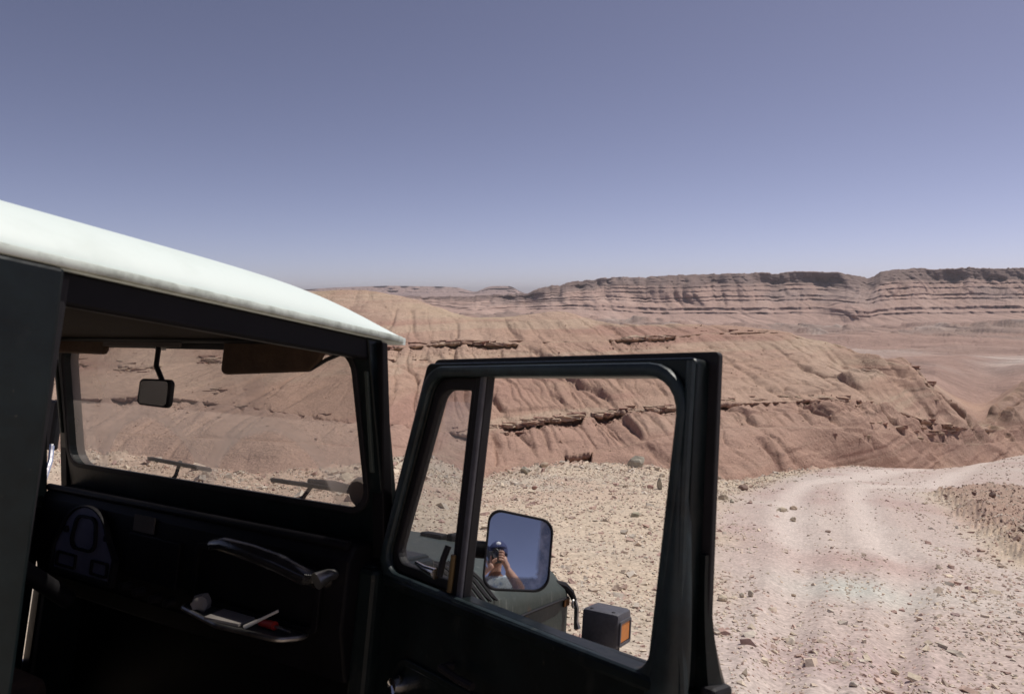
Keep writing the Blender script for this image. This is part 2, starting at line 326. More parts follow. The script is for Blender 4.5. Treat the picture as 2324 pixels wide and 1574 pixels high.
MTOP = smooth_curve(land([(-600, 664, 1160), (700, 666, 1160), (879, 668, 1160), (1000, 671, 1160), (1080, 670, 1160), (1150, 667, 1145), (1195, 663, 1140), (1212, 654, 1140), (1240, 649, 1140), (1253, 646, 1140), (1266, 650, 1140), (1288, 640, 1140), (1335, 635, 1140), (1354, 630, 1140), (1392, 626, 1140), (1424, 628, 1140), (1500, 624, 1140), (1545, 625, 1140), (1616, 619, 1140), (1687, 618, 1140), (1769, 617, 1140), (1802, 613, 1140), (1904, 615.5, 1140), (1930, 624, 1145), (1970, 628, 1150), (1999, 616, 1142), (2052, 609, 1140), (2101, 608, 1140), (2167, 611, 1140), (2203, 606, 1140), (2298, 607, 1140), (2323, 608, 1140), (2900, 600, 1140)]), 1)
FARB = smooth_curve(land([(-600, 668, 2400), (1000, 669, 2400), (2900, 668, 2400)]), 4)
FART = smooth_curve(land([(-600, 655, 3200), (500, 656, 3200), (700, 657, 3200), (760, 653, 3200), (879, 649.5, 3200), (999, 651, 3200), (1040, 653, 3200), (1062, 659, 3200), (1079, 663, 3200), (1098, 655, 3200), (1112, 650, 3200), (1160, 650, 3200), (1178, 661, 3200), (1200, 668, 3200), (2900, 668, 3200)]), 2)

U = np.concatenate([np.linspace(-3, -.80, 50)[:-1], np.linspace(-.80, .80, 1000), np.linspace(.80, 3, 50)[1:]])
NC = len(U)
def seg(c0, c1, n, last=False, ease=None):
    t = np.linspace(0, 1, n+1); t = t if last else t[:-1]
    y0, z0 = curve(c0, U); y1, z1 = curve(c1, U)
    tz = t if ease is None else ease(t)
    return y0+(y1-y0)*t[:, None], z0+(z1-z0)*tz[:, None]
EARTH = earthmat('dry_soil', bumpd=.05, fine=20, coarse=6, speck=.42, bstr=1.0)
ROADM = earthmat('packed_track_soil', bumpd=.042, fine=21, coarse=7, speck=.38, bstr=.9)
HILLM = earthmat('red_mudstone', bumpd=.17, fine=6.0, coarse=1.3, speck=.18, bstr=.85, ridge=[(.42, (1., .35, .30), .38, .6), (.8, (.12, .12, 1.8), .26, .03)])
FARM = earthmat('far_mudstone', bumpd=2.0, fine=.35, coarse=.04, speck=.18, ridge=[(.05, (1., .4, .40), 8.0, .35), (.05, (.2, .2, 1.7), .6, .02)])

def grid_faces(nr, nc, r0=0):
    i = np.arange(nr-1)[:, None]*nc+np.arange(nc-1)[None, :]+r0*nc
    return np.stack([i, i+1, i+nc+1, i+nc], -1).reshape(-1, 4)
def compact(V, C, F):
    u_, inv = np.unique(F, return_inverse=True); return V[u_], C[u_], inv.reshape(F.shape)

# --- near ground and the dirt track
NR0 = 250
ry, rz = curve(RIM, U)
Yn = 1.5*(ry[None, :]/1.5)**np.linspace(0, 1, NR0)[:, None]; Un = np.broadcast_to(U, Yn.shape); Xn = Un*Yn
Zn = ground_height(Xn, Yn)
rm = road_mask(Un, Yn); bk = bank_mask(Un, Yn); tt = Yn/ry[None, :]
def mixc(a, b, k): return a+(np.array(b)-a)*k[..., None]
c = np.empty(Yn.shape+(3,)); c[:] = (.525, .445, .35)
c = mixc(c, (.46, .335, .27), sstep(-.1, .5, fbm(Xn*.16, Yn*.16, 4, 41))*.7)
c = mixc(c, (.44, .40, .34), sstep(.1, .6, fbm(Xn*.3, Yn*.3, 4, 42))*.6)
rd = np.empty_like(c); rd[:] = (.50, .42, .38)
rd = mixc(rd, (.45, .345, .315), .8*sstep(-.05, .4, fbm(Xn*.32+3, Yn*.22, 4, 43)))
rd = mixc(rd, (.53, .47, .425), sstep(.0, .45, fbm(Xn*.3+9, Yn*.16+4, 4, 44))*.8)
rd = mixc(rd, (.50, .53, .48), np.exp(-(((Xn-4.2)/.9)**2+((Yn-8.4)/.8)**2))*.8)
ll = np.interp(Yn, *ROADL)*Yn; r2 = np.minimum(np.interp(Yn, *ROADR), .75)*Yn; qq = (Xn-ll)/np.maximum(r2-ll, .5)
for c_ in (.28, .60): rd = mixc(rd, (.60, .535, .49), np.exp(-((qq-c_+.05*fbm(Yn*.3, Xn*0, 2, 46))/.085)**2)*.8*sstep(5, 14, Yn))
rd = mixc(rd, (.40, .27, .245), np.exp(-(((Xn-5.4)/1.3)**2+((Yn-10.5)/1.0)**2))*.6)
rd = mixc(rd, (.41, .30, .30), np.exp(-(((Xn-2.6)/.8)**2+((Yn-5.4)/.7)**2))*.55)
c = c+(rd-c)*rm[..., None]
c = mixc(c, (.34, .24, .195), bk*(.8+.2*fbm(Xn*2, Yn*2, 3, 45)))
c = mixc(c, (.44, .27, .21), sstep(.96, 1.0, tt)*(1-rm)*.6)
Vn = np.stack([Xn, Yn, Zn], -1).reshape(-1, 3); Cn = c.reshape(-1, 3)*np.array((1., .97, .95))
Fn = grid_faces(NR0, NC); fm = (rm.ravel()[Fn].mean(1) > .5)
v_, c_, f_ = compact(Vn, Cn, Fn[fm]); tag(npmesh('dirt_road', v_, f_, ROADM, c_), kind='structure')
# ground round and behind the photographer, joined to the same sheet
bx = np.linspace(-90, 90, 120); by = np.concatenate([np.linspace(-90, 0, 80), [.5, 1.0, 1.5, 1.6]])
BX, BY = np.meshgrid(bx, by); BZ = ground_height(BX, BY, False)-.003
Vb = np.stack([BX, BY, BZ], -1).reshape(-1, 3); Cb = np.tile((.48, .39, .31), (len(Vb), 1))
v_, c_, f_ = compact(Vn, Cn, Fn[~fm]); nb = len(v_)
tag(npmesh('ground', np.vstack([v_, Vb]), np.vstack([f_, grid_faces(len(by), len(bx))+nb]), EARTH, np.vstack([c_, Cb])), kind='structure')

# --- hillside across the gully
gy, gz = curve(RIM, U)
GULLY = (U, gy+(curve(BASE, U)[0]-gy)*.45, np.minimum(gz, curve(BASE, U)[1])-.9-.5*np.clip((curve(BASE, U)[0]-gy)/10, 0, 2))
RIMU = (U, gy, Zn[-1])
us = U
def ledge_strength(freq, s, thr, lo=-9, hi=9):
    n_ = fbm(us*freq, us*0+s, 3, s); return sstep(thr-.1, thr+.35, n_)*sstep(lo-.02, lo+.02, us)*sstep(hi+.02, hi-.02, us)
m1 = np.clip(ledge_strength(70, 3, .15)*.3+ledge_strength(46, 51, -.22, .0, .50)+ledge_strength(40, 4, .15, -.8, 0)*.4+ledge_strength(60, 8, -.1, .52, .68), 0, 1)
m2 = np.clip(ledge_strength(60, 61, -.2, -.2, .24)*.8+.7*ledge_strength(50, 63, .05, -.75, -.2)+.3*ledge_strength(80, 64, 0, .24, .42), 0, 1)
m0 = np.clip(sstep(.020, .015, np.abs(us-.094))*1.2, 0, 1.2)
jag1 = fbm(us*170, us*0, 3, 71); jag2 = fbm(us*190, us*0, 3, 72)
b0y, b0z = curve(BASE, U); l1y, l1z = curve(LED1, U); l2y, l2z = curve(LED2, U)
def near_(y, z, d): return (U, y-d, z-d*.3)
segs = [('rim', RIMU, GULLY, 16), ('gul', GULLY, near_(b0y, b0z, .06), 40), ('c0', near_(b0y, b0z, .06), (U, b0y, b0z), 8), ('low', (U, b0y, b0z), near_(l1y, l1z, .06), 70), ('c1', near_(l1y, l1z, .06), (U, l1y, l1z), 10), ('mid', (U, l1y, l1z), near_(l2y, l2z, .06), 125), ('c2', near_(l2y, l2z, .06), (U, l2y, l2z), 9), ('up', (U, l2y, l2z), (U,)+curve(CREST, U), 62), ('back', (U,)+curve(CREST, U), (U,)+curve(BEHIND, U), 14)]
Ys = []; Zs = []; Ts = []; Ns = []
for k, (nm, a, b, n) in enumerate(segs):
    y, z = seg(a, b, n, last=(k == len(segs)-1)); Ys.append(y); Zs.append(z)
    Ts.append(np.repeat(np.linspace(0, 1, n+1)[:len(y), None], NC, 1)); Ns += [nm]*len(y)
Yh = np.vstack(Ys); Zh = np.vstack(Zs); Th = np.vstack(Ts); Ns = np.array(Ns); Uh = np.broadcast_to(U, Yh.shape)
# soften the joints of the profile except at the ledges
soft = np.isin(Ns, ['low', 'mid', 'up', 'gul', 'rim', 'back'])
for _ in range(3):
    Zm = Zh.copy(); Zm[1:-1] = .25*Zh[:-2]+.5*Zh[1:-1]+.25*Zh[2:]
    ok = soft.copy(); ok[1:-1] &= soft[:-2] & soft[2:]; ok[0] = ok[-1] = False
    Zh = np.where(ok[:, None], Zm, Zh)
Xh = Uh*Yh
def rills(X, Z, w, slant, s, wid, depth):
    q = (X+slant*Z)/w+.55*vnoise(X/(w*3), Z/(w*1.2), s)+.18*vnoise(X/(w*.5), Z/(w*.35), s+1)
    i_ = np.round(q); d = np.abs(q-i_); on = hash2(i_, np.zeros_like(i_), s+2)*.5+.5
    fr = q-np.floor(q); on2 = sstep(.2, .6, hash2(np.floor(q), np.zeros_like(q), s+5)*.5+.5)
    saw = (.5-fr)*sstep(.0, .05, fr)*(.35+.65*on2)
    return -.55*depth*np.exp(-np.abs(d)*w/wid)*sstep(.25, .7, on)+depth*.75*saw, (1-4*d*d)
fade = np.zeros_like(Yh)
for nm, a_ in (('low', 1.), ('mid', 1.), ('up', .7), ('gul', .5)):
    q = Ns == nm; fade[q] = a_*np.sqrt(np.clip(np.sin(np.pi*np.clip(Th[q], .0, 1)), 0, 1))
patch = sstep(-.5, .15, fbm(Xh*.05, Zh*.2, 3, 81))*(1-.75*sstep(-.12, -.3, Uh)); fade = fade*(1-.35*sstep(-.12, -.3, Uh))
r1, b1 = rills(Xh, Zh, 2.3, 1.0, 91, .11, .34); r2_, b2 = rills(Xh, Zh, 1.1, .9, 95, .09, .22); r3, b3 = rills(Xh, Zh, 6.5, 1.3, 97, .5, .65)
Dz = fade*(patch*(r1+.9*r2_+.12*b1)+(.4+.6*patch)*(1+1.2*sstep(.33, .5, Uh))*(r3+.35*b3))
Dz += fade*(.55*fbm(Xh*.09, Yh*.09, 4, 83)+.10*fbm(Xh*.7, Yh*.7, 4, 84)+.035*fbm(Xh*3, Yh*3, 3, 85))
dg = Xh*.55+Zh*1.1+Yh*.25; rg_ = 1-2*np.abs(vnoise(dg*.22, (Xh-Yh)*.05, 140)); rg2 = 1-2*np.abs(vnoise(dg*.62, (Xh-Yh)*.11, 142))
sp = sstep(.36, .52, Uh)*np.isin(Ns, ['low', 'mid', 'up', 'gul', 'back'])[:, None]*np.clip(fade+.25*np.isin(Ns, ['up'])[:, None], 0, 1)
Dz += sp*(1.1*rg_+.45*rg2+.25*fbm(Xh*.5, Yh*.5, 3, 143))
wx = Xh+1.6*fbm(Xh*.12, Zh*.3, 2, 150); gl = 1-np.abs(vnoise((wx+.9*Zh)*.40, Zh*.22+Yh*.03, 151)); gl2 = 1-np.abs(vnoise((wx+.8*Zh)*.95, Zh*.5+Yh*.06, 152))
Dz -= fade*(.42*gl**9+.22*gl2**8)*(.35+.65*sstep(-.4, .2, fbm(Xh*.06+2, Zh*.3, 2, 153)))
# thin strata that stand proud along the slope
st = Zh*1.9+.35*fbm(Xh*.06, Yh*.06, 3, 86); fr_ = st-np.floor(st)
Dz += fade*(.27+.22*np.exp(-((Yh-l1y-1.0)/1.8)**2)*(Yh > l1y))*(sstep(.0, .10, fr_)-fr_)*sstep(-.15, .3, fbm(Xh*.12+7, np.floor(st)*3.3, 3, 87))
Zh = Zh+Dz
# carve the ledges: rows below drop away, the lip juts out, the face between them is undercut
for nm, below, above, mm, H, over, jg, ly in (('c0', 'gul', 'low', m0, .75, .5, jag2*.3, b0y), ('c1', 'low', 'mid', m1, .62, .55, jag1, l1y), ('c2', 'mid', 'up', m2, .62, .5, jag2, l2y)):
    H_ = H*mm*(1+.5*jg); O_ = over*mm*(1+.7*jg)
    q = Ns == below; d = np.clip(ly-Yh[q], 0, None); Zh[q] -= H_*np.exp(-d/1.1); Yh[q] += .35*mm*np.exp(-(d/.7)**2)
    q = Ns == above; d = np.clip(Yh[q]-ly, 0, None); Yh[q] -= O_*np.exp(-(d/.9)**2); Zh[q] += .12*mm*np.exp(-(d/.8)**2)
    q = Ns == nm; t_ = Th[q]; Zh[q] += -H_*(1-t_)+.12*mm*t_
    Yh[q] += (.35*mm*(1-sstep(.25, .75, t_))-O_*sstep(.2, .8, t_))+mm*.10*fbm(Uh[q]*220, t_*3, 3, 88)
# eroded cut running down the near knoll
def seg_d(X, Y, a, b):
    ax, ay = a; bx_, by_ = b; L = math.hypot(bx_-ax, by_-ay); ux, uy = (bx_-ax)/L, (by_-ay)/L
    s_ = (X-ax)*ux+(Y-ay)*uy; return s_/L, (X-ax)*(-uy)+(Y-ay)*ux
g0, gY, _g = land([(1725, 990, 46.3), (1815, 1048, 41.5)])
sd, dd = seg_d(Uh*Yh, Yh, (g0[0]*gY[0], gY[0]), (g0[1]*gY[1], gY[1]))
GASH = sstep(-.05, .1, sd)*sstep(1.08, .9, sd)*np.exp(-((dd+.35*fbm(Yh*2, Uh*30, 3, 89))/.38)**2)
Zh = Zh-.65*GASH
Xh = Uh*Yh
# the little cave at the foot of the slope and the eroded knolls in front of it
ch = np.empty(Yh.shape+(3,)); ch[:] = (.45, .30, .225)
ch = mixc(ch, (.50, .36, .275), sstep(-.2, .5, fbm(Xh*.04, Zh*.35, 4, 101)))
ch = mixc(ch, (.39, .235, .185), sstep(.0, .5, fbm(Xh*.05+4, Zh*.7+3, 4, 102))*.8)
ch = mixc(ch, (.50, .39, .29), sstep(.15, .5, fbm(Xh*.02+14, Zh*2.0, 3, 103))*.55)
upq = (Ns == 'up')[:, None]*np.ones_like(Yh)
ch = mixc(ch, (.50, .39, .275), upq*sstep(.35, .95, Th)*.65*sstep(-.3, .3, fbm(Xh*.1, Yh*.1, 3, 104)))
ch = mixc(ch, (.53, .41, .29), (np.isin(Ns, ['c2']))[:, None]*.8*np.ones_like(Yh))
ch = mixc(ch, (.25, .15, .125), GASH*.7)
lowq = np.isin(Ns, ['low', 'gul'])[:, None]*np.ones_like(Yh)
ch = mixc(ch, (.42, .26, .205), lowq*.5)
ch = mixc(ch, (.46, .33, .26), lowq*sstep(-.05, -.25, Uh)*.6)
ch = mixc(ch, (.35, .225, .18), sstep(.46, .60, Uh)*.6*sstep(-.2, .3, fbm(Xh*.08, Yh*.08, 3, 105)))
Vh = np.stack([Xh, Yh, Zh], -1).reshape(-1, 3); Chh = ch.reshape(-1, 3)
hill = tag(npmesh('hillside', Vh, grid_faces(len(Yh), NC), HILLM, Chh), kind='structure')
HILL = (Xh, Yh, Zh, Ns)

# --- valley floor
BEH = (U, Yh[-1], Zh[-1]); ys = []; zs = []
for k, (a, b, n) in enumerate([(BEH, (U,)+curve(WASH, U), 30), ((U,)+curve(WASH, U), (U,)+curve(PLN1, U), 34), ((U,)+curve(PLN1, U), (U,)+curve(PLN2, U), 40), ((U,)+curve(PLN2, U), (U,)+curve(FOOT, U), 44)]):
    y, z = seg(a, b, n, last=(k == 3)); ys.append(y); zs.append(z)
Yv = np.vstack(ys); Zv = np.vstack(zs); Uv = np.broadcast_to(U, Yv.shape); Xv = Uv*Yv
ed = np.minimum(np.arange(len(Yv)), len(Yv)-1-np.arange(len(Yv)))[:, None]; fd = np.clip(ed/4, 0, 1)
hn = fbm(Xv*.012, Yv*.012, 4, 111)
hn2 = hn+.25*fbm(Xv*.06, Yv*.06, 3, 112)
hm = fbm(Xv*.022, Yv*.010, 4, 117); hm2 = hm*3.; hm_t = np.floor(hm2)+sstep(.0, .16, hm2-np.floor(hm2))
Zv = Zv+fd*(2.4*hn+1.0*np.round(hn2*4)/2*sstep(200, 350, Yv)+.35*fbm(Xv*.15, Yv*.15, 3, 113)+sstep(330, 600, Yv)*(2.6*hm_t+7.*np.abs(hm))+sstep(330, 230, Yv)*sstep(.3, .5, Uv)*fd*2.6*(.5-np.abs(vnoise((Xv*.5-Yv*.35)*.05, (Xv+Yv)*.012, 144))))
cv = np.empty(Yv.shape+(3,)); cv[:] = (.37, .25, .205)
cv = mixc(cv, (.29, .215, .18), sstep(-.25, .3, fbm(Xv*.01, Yv*.01, 4, 114))*sstep(230, 420, Yv)*.85)
cv = mixc(cv, (.52, .44, .39), sstep(.22, .5, fbm(Xv*.018+3, Yv*.008, 4, 115))*.45)
cv = mixc(cv, (.53, .46, .41), sstep(.60, .70, Uv+.08*fbm(Yv*.03, Xv*.01, 2, 116))*sstep(60, 0, np.abs(Yv-215))*.9)
tag(npmesh('valley_floor', np.stack([Xv, Yv, Zv], -1).reshape(-1, 3), grid_faces(len(Yv), NC), FARM, cv.reshape(-1, 3)), kind='structure')

# --- layered mesa: alternating debris slopes and cliff bands
lay = []                                     # (height share, depth share, rows, hardness)
lay += [(.17, .28, 13, 0), (.02, .01, 4, 1), (.04, .07, 6, 0), (.06, .012, 5, 1), (.14, .20, 11, 0), (.010, .006, 3, 1), (.05, .06, 6, 0), (.022, .006, 3, 1), (.12, .11, 9, 0), (.010, .005, 3, 1),
        (.08, .07, 8, 0), (.012, .005, 3, 1), (.07, .06, 7, 0), (.02, .006, 3, 2), (.05, .045, 6, 3), (.02, .006, 3, 2), (.05, .04, 6, 3), (.025, .005, 3, 2), (.03, .03, 4, 3), (.025, .005, 3, 2), (.02, .035, 4, 3)]
hs = np.array([l[0] for l in lay]); ds = np.array([l[1] for l in lay]); hs = hs*np.where(np.array([l[3] in (1, 2) for l in lay]), .62, 1); hs /= hs.sum(); ds /= ds.sum()
hc = np.concatenate([[0], np.cumsum(hs)]); dc = np.concatenate([[0], np.cumsum(ds)])
rh = []; rdp = []; rk = []
for i, l in enumerate(lay):
    for k in range(l[2]): rh.append(hc[i]+hs[i]*k/l[2]); rdp.append(dc[i]+ds[i]*k/l[2]); rk.append(l[3])
rh.append(1.); rdp.append(1.); rk.append(3)
rh = np.array(rh)[:, None]; rdp = np.array(rdp)[:, None]; rk = np.array(rk)[:, None]
fy, fz = Yv[-1], Zv[-1]; ty, tz = curve(MTOP, U); tz = tz+1.3*np.floor(2.6*fbm(U*46, U*0+1, 3, 160))+.8*fbm(U*260, U*0+2, 2, 161)
Xm0 = U*1050.
def ridged(x, s): return 1-2*np.abs(vnoise(x, np.zeros_like(x)+.5, s))
def butt(x, h):                              # spurs towards the viewer, gullies between, spreading downwards
    w = x+22*fbm(x/120., h*1.5, 2, 120)
    a_ = np.abs(vnoise(w/95., h*.6, 121)); b_ = np.abs(vnoise(w/33., h*1.0, 122)); d_ = np.abs(vnoise(w/11., h*2., 119))
    k_ = 1.35-.6*h
    n1 = vnoise(w/62., h*.9, 121)+.45*vnoise(w/140., h*.5, 116); n2 = vnoise(w/21., h*1.6, 122)
    return n1*62*k_+n2*19*(.5+.5*h)+(.38-d_)*9
hh = rh+np.zeros_like(U)
Ym = fy+(ty-fy)*rdp+sstep(0, .45, rdp)*np.clip((1-rdp)*6, .18, 1)*butt(Xm0[None, :]+hh*0, hh)
Xm = U*Ym
wig = 6*fbm(Xm/16., rh*9, 4, 123)+5*(1-np.abs(vnoise(Xm/13., rh*3, 124)))**4
Ym = Ym+wig*np.clip(rdp*6, 0, 1)*np.clip((1-rdp)*8, 0, 1)*np.where(rk >= 1, 1.2, .7)
brk = np.clip(sstep(-.05, .45, fbm(Xm/30., rh*30, 3, 118))*1.0+.45*(rk >= 2), 0, 1)*np.where(rk == 1, sstep(-.15, .25, fbm(Xm/75., rh*22, 2, 115)), 1)
kk = np.exp(-.5*(np.arange(-9, 10)/4.)**2); kk /= kk.sum()
rsm = np.convolve(np.pad(rh[:, 0], 9, 'edge'), kk, 'valid')[:, None]
rhe = rh*brk+rsm*(1-brk)+.022*fbm(Xm/55., rh*4, 3, 162)*np.sin(np.pi*np.clip(rh, 0, 1)); rhe[0] = 0; rhe[-1] = 1
Zm = fz+(tz-fz)*(rhe+.012*fbm(Xm0/60., Xm0*0+9, 2, 125)*np.clip(rh*8, 0, 1)*np.clip((1-rh)*8, 0, 1))
Xm = U*Ym
cm = np.empty(Ym.shape+(3,)); cm[:] = (.42, .29, .24)
cm = mixc(cm, (.34, .235, .20), (rk == 1)*1.0*np.ones_like(Ym))
cm = mixc(cm, (.185, .135, .12), np.clip((rk >= 2)*.6+sstep(.60, .84, rh+.16*fbm(Xm/45., rh*5, 3, 126)), 0, 1)*.85)
cm = mixc(cm, (.50, .36, .30), sstep(.1, .5, fbm(Xm/40., rh*4, 3, 127))*sstep(.7, .5, rh)*.7)
cm = mixc(cm, (.30, .225, .20), sstep(.15, .45, fbm(Xm/70.+5, rh*2+3, 3, 128))*sstep(.2, .5, rh)*.7)
ym2, zm2 = seg((U, Ym[-1], Zm[-1]), (U, Ym[-1]+350, Zm[-1]-12), 8, last=True)
Ym = np.vstack([Ym, ym2[1:]]); Zm = np.vstack([Zm, zm2[1:]]); cm = np.concatenate([cm, np.broadcast_to(np.array((.3, .22, .19)), ym2[1:].shape+(3,))])
tag(npmesh('mesa', np.stack([U*Ym, Ym, Zm], -1).reshape(-1, 3), grid_faces(len(Ym), NC), FARM, cm.reshape(-1, 3)), kind='structure')

# --- distant tableland
b0 = (U, Ym[-1], Zm[-1]); fb = (U,)+curve(FARB, U); ft = curve(FART, U); ys = []; zs = []
y, z = seg(b0, fb, 10); ys.append(y); zs.append(z)
steps = [(0, 0), (.3, .25), (.32, .42), (.5, .52), (.52, .72), (.66, .78), (.68, 1.0), (1., 1.0)]
fy_, fz_ = fb[1], fb[2]
for (d0, h0), (d1, h1) in zip(steps[:-1], steps[1:]):
    for k in range(4):
        t = k/4; ys.append((fy_+(ft[0]-fy_)*(d0+(d1-d0)*t)+25*fbm(U*60, U*0+h0*9, 3, 131))[None]); zs.append((fz_+(ft[1]-fz_)*(h0+(h1-h0)*t))[None])
ys.append((ft[0]+30)[None]); zs.append(ft[1][None]); ys.append((ft[0]+9000)[None]); zs.append((ft[1]-20)[None])
Yd = np.vstack(ys); Zd = np.vstack(zs); cd = np.empty(Yd.shape+(3,)); cd[:] = (.36, .26, .23)
cd = mixc(cd, (.27, .20, .19), sstep(.2, .5, fbm(U[None]*40, Zd*.3, 2, 133))*.8)
tag(npmesh('distant_mesas', np.stack([U*Yd, Yd, Zd], -1).reshape(-1, 3), grid_faces(len(Yd), NC), FARM, cd.reshape(-1, 3)), kind='structure')
#@@STONES
# ------------------------------------------------------------------ loose stones
IV = np.array([(x, y, z) for x in (-1, 1) for y in (-1, 1) for z in (-1, 1)], float)*.62
IF = np.array([(0, 1, 3), (0, 3, 2), (4, 6, 7), (4, 7, 5), (0, 4, 5), (0, 5, 1), (2, 3, 7), (2, 7, 6), (0, 2, 6), (0, 6, 4), (1, 5, 7), (1, 7, 3)])
TPL = []
for k in range(24): TPL.append(IV*RNG.uniform(.55, 1.25, (8, 1))+RNG.normal(0, .14, IV.shape))
TPL = np.array(TPL)
def rotm(n):
    q = RNG.normal(0, 1, (n, 4)); q /= np.linalg.norm(q, axis=1)[:, None]; w, x, y, z = q.T
    return np.stack([np.stack([1-2*(y*y+z*z), 2*(x*y-z*w), 2*(x*z+y*w)], -1), np.stack([2*(x*y+z*w), 1-2*(x*x+z*z), 2*(y*z-x*w)], -1), np.stack([2*(x*z-y*w), 2*(y*z+x*w), 1-2*(x*x+y*y)], -1)], -2)
def scatter(name, X, Y, Z, S, cols, m, label, cat, flat=.62, sink=.25):
    n = len(X); sc_ = np.stack([S*RNG.uniform(.75, 1.35, n), S*RNG.uniform(.6, 1.0, n), S*RNG.uniform(.4, .8, n)], -1)
    V_ = TPL[RNG.integers(0, len(TPL), n)]*sc_[:, None, :]
    V_ = np.einsum('nij,nkj->nki', rotm(n), V_); V_[..., 2] *= flat
    V_ += np.stack([X, Y, Z+S*flat*(.45-sink)], -1)[:, None, :]
    F_ = (IF[None]+np.arange(n)[:, None, None]*8).reshape(-1, 3)
    return tag(npmesh(name, V_.reshape(-1, 3), F_, m, np.repeat(cols, 8, 0), smooth=False), label, cat, kind='stuff')
ROCKM = earthmat('stone', bumpd=.01, fine=55, coarse=9, speck=.18)
PAL = np.array([(.64, .54, .42), (.60, .49, .39), (.54, .40, .33), (.68, .60, .50), (.57, .50, .42), (.48, .33, .28)])
def stone_cols(n, w): return PAL[RNG.choice(len(PAL), n, p=np.array(w)/sum(w))]*RNG.uniform(.8, 1.15, (n, 1))
def pick(n, y0, y1, u0, u1):
    Y = np.exp(RNG.uniform(np.log(y0), np.log(y1), n)); return RNG.uniform(u0, u1, n), Y
# gravel on the track and the verge
u_, Y_ = pick(52000, 2.3, 60, -.2, .80)
keep = Y_ < curve(RIM, u_)[0]*1.0
u_, Y_ = u_[keep], Y_[keep]; X_ = u_*Y_
rmk = road_mask(u_, Y_); S_ = np.maximum(.006*RNG.pareto(2.1, len(Y_))+.0045+.0011*Y_*RNG.uniform(.8, 1.5, len(Y_)), .004)
S_ = np.minimum(S_, .05+.0028*Y_)*np.where(rmk > .5, 1.05, 1.15)
clump = fbm(X_*.9, Y_*.9, 3, 201)
l_ = np.interp(Y_, *ROADL)*Y_; r_ = np.minimum(np.interp(Y_, *ROADR), .75)*Y_; q_ = (X_-l_)/np.maximum(r_-l_, .5)
worn = np.clip(np.exp(-((q_-.28)/.13)**2)+np.exp(-((q_-.60)/.13)**2), 0, 1)*rmk*sstep(4, 9, Y_)
keep = (RNG.uniform(-.6, .5, len(Y_)) < clump+.25*(1-rmk)) & (RNG.uniform(0, 1, len(Y_)) > .9*worn) & (RNG.uniform(0, 1, len(Y_)) > .55*rmk*sstep(9, 16, Y_))
u_, Y_, X_, S_ = u_[keep], Y_[keep], X_[keep], S_[keep]
scatter('gravel', X_, Y_, ground_height(X_, Y_), S_, stone_cols(len(X_), (4, 4, 3, 2, 2, 1.5)), ROCKM, 'small pale and reddish gravel strewn over the dirt track and its verge', 'gravel')
# rubble heaped along the rim of the gully
u_ = RNG.uniform(-.75, .42, 24000); ry_ = curve(RIM, u_)[0]
t_ = 1.01-np.abs(RNG.normal(0, .22, len(u_))); t_ = np.clip(t_, .22, 1.012); Y_ = ry_*t_; X_ = u_*Y_
S_ = (.020+.022*RNG.pareto(2.8, len(u_)))*(.6+.45*Y_/30); S_ = np.clip(S_, .018, .17)
keep = (RNG.uniform(-.7, .4, len(Y_)) < fbm(X_*.6, Y_*.6, 3, 202)) & (road_mask(u_, Y_) < .6) & (np.hypot(X_+1.2, Y_-2.6) > 3.2)
u_, Y_, X_, S_ = u_[keep], Y_[keep], X_[keep], S_[keep]
scatter('rubble', X_, Y_, ground_height(X_, Y_), S_, stone_cols(len(X_), (6, 4, 2, 4, 2, 1)), ROCKM, 'angular pale yellow rubble heaped along the rim of the gully', 'rubble', .8, .2)
# dark clods on the soil bank
u_, Y_ = pick(7000, 4, 33, .5, 1.1); X_ = u_*Y_; bk_ = bank_mask(u_, Y_); keep = RNG.uniform(0, 1, len(u_)) < bk_*np.where(bk_ < .9, 1, .5)
u_, Y_, X_ = u_[keep], Y_[keep], X_[keep]; S_ = np.clip((.02+.03*RNG.pareto(2.4, len(u_)))*(.45+Y_/30), .015, .095)
cc_ = np.array([(.30, .21, .17), (.35, .25, .20), (.42, .31, .25), (.25, .17, .14)])[RNG.integers(0, 4, len(u_))]*RNG.uniform(.8, 1.2, (len(u_), 1))
scatter('soil_clods', X_, Y_, ground_height(X_, Y_), S_, cc_, ROCKM, 'dark brown clods covering the dug soil bank right of the track', 'clods', .9, .25)
# stones lying on the hillside
sel = RNG.choice(np.flatnonzero(np.isin(np.repeat(Ns, NC), ['low', 'mid', 'up', 'gul']) & (np.abs(np.broadcast_to(U, HILL[1].shape).ravel()) < .8)), 12000)
hx, hy, hz = (a_.ravel()[sel] for a_ in HILL[:3]); isup = np.isin(np.repeat(Ns, NC)[sel], ['up'])
keep = (RNG.uniform(-.3, .6, len(sel)) < fbm(hx*.25, hz*1.2, 3, 203)) | (isup & (RNG.uniform(0, 1, len(sel)) < .5))
hx, hy, hz = hx[keep], hy[keep], hz[keep]
for nm_, mm_k, nrow, cnt in (('low', m1, 22, 2600), ('mid', m2, 26, 1800)):       # blocks shed below the ledges
    rws = np.flatnonzero(Ns == nm_)[-nrow:]; cj = np.flatnonzero((mm_k > .3) & (np.abs(U) < .75)); a_ = RNG.choice(rws, cnt); b_ = RNG.choice(cj, cnt)
    hx = np.concatenate([hx, HILL[0][a_, b_]]); hy = np.concatenate([hy, HILL[1][a_, b_]]); hz = np.concatenate([hz, HILL[2][a_, b_]])
scatter('hillside_scree', hx, hy, hz, np.clip(.025+.035*RNG.pareto(3.2, len(hx)), .03, .17), np.array((.46, .32, .24))*RNG.uniform(.8, 1.2, (len(hx), 1)), ROCKM, 'scattered small stones lying on the red hillside', 'scree', .8, .25)

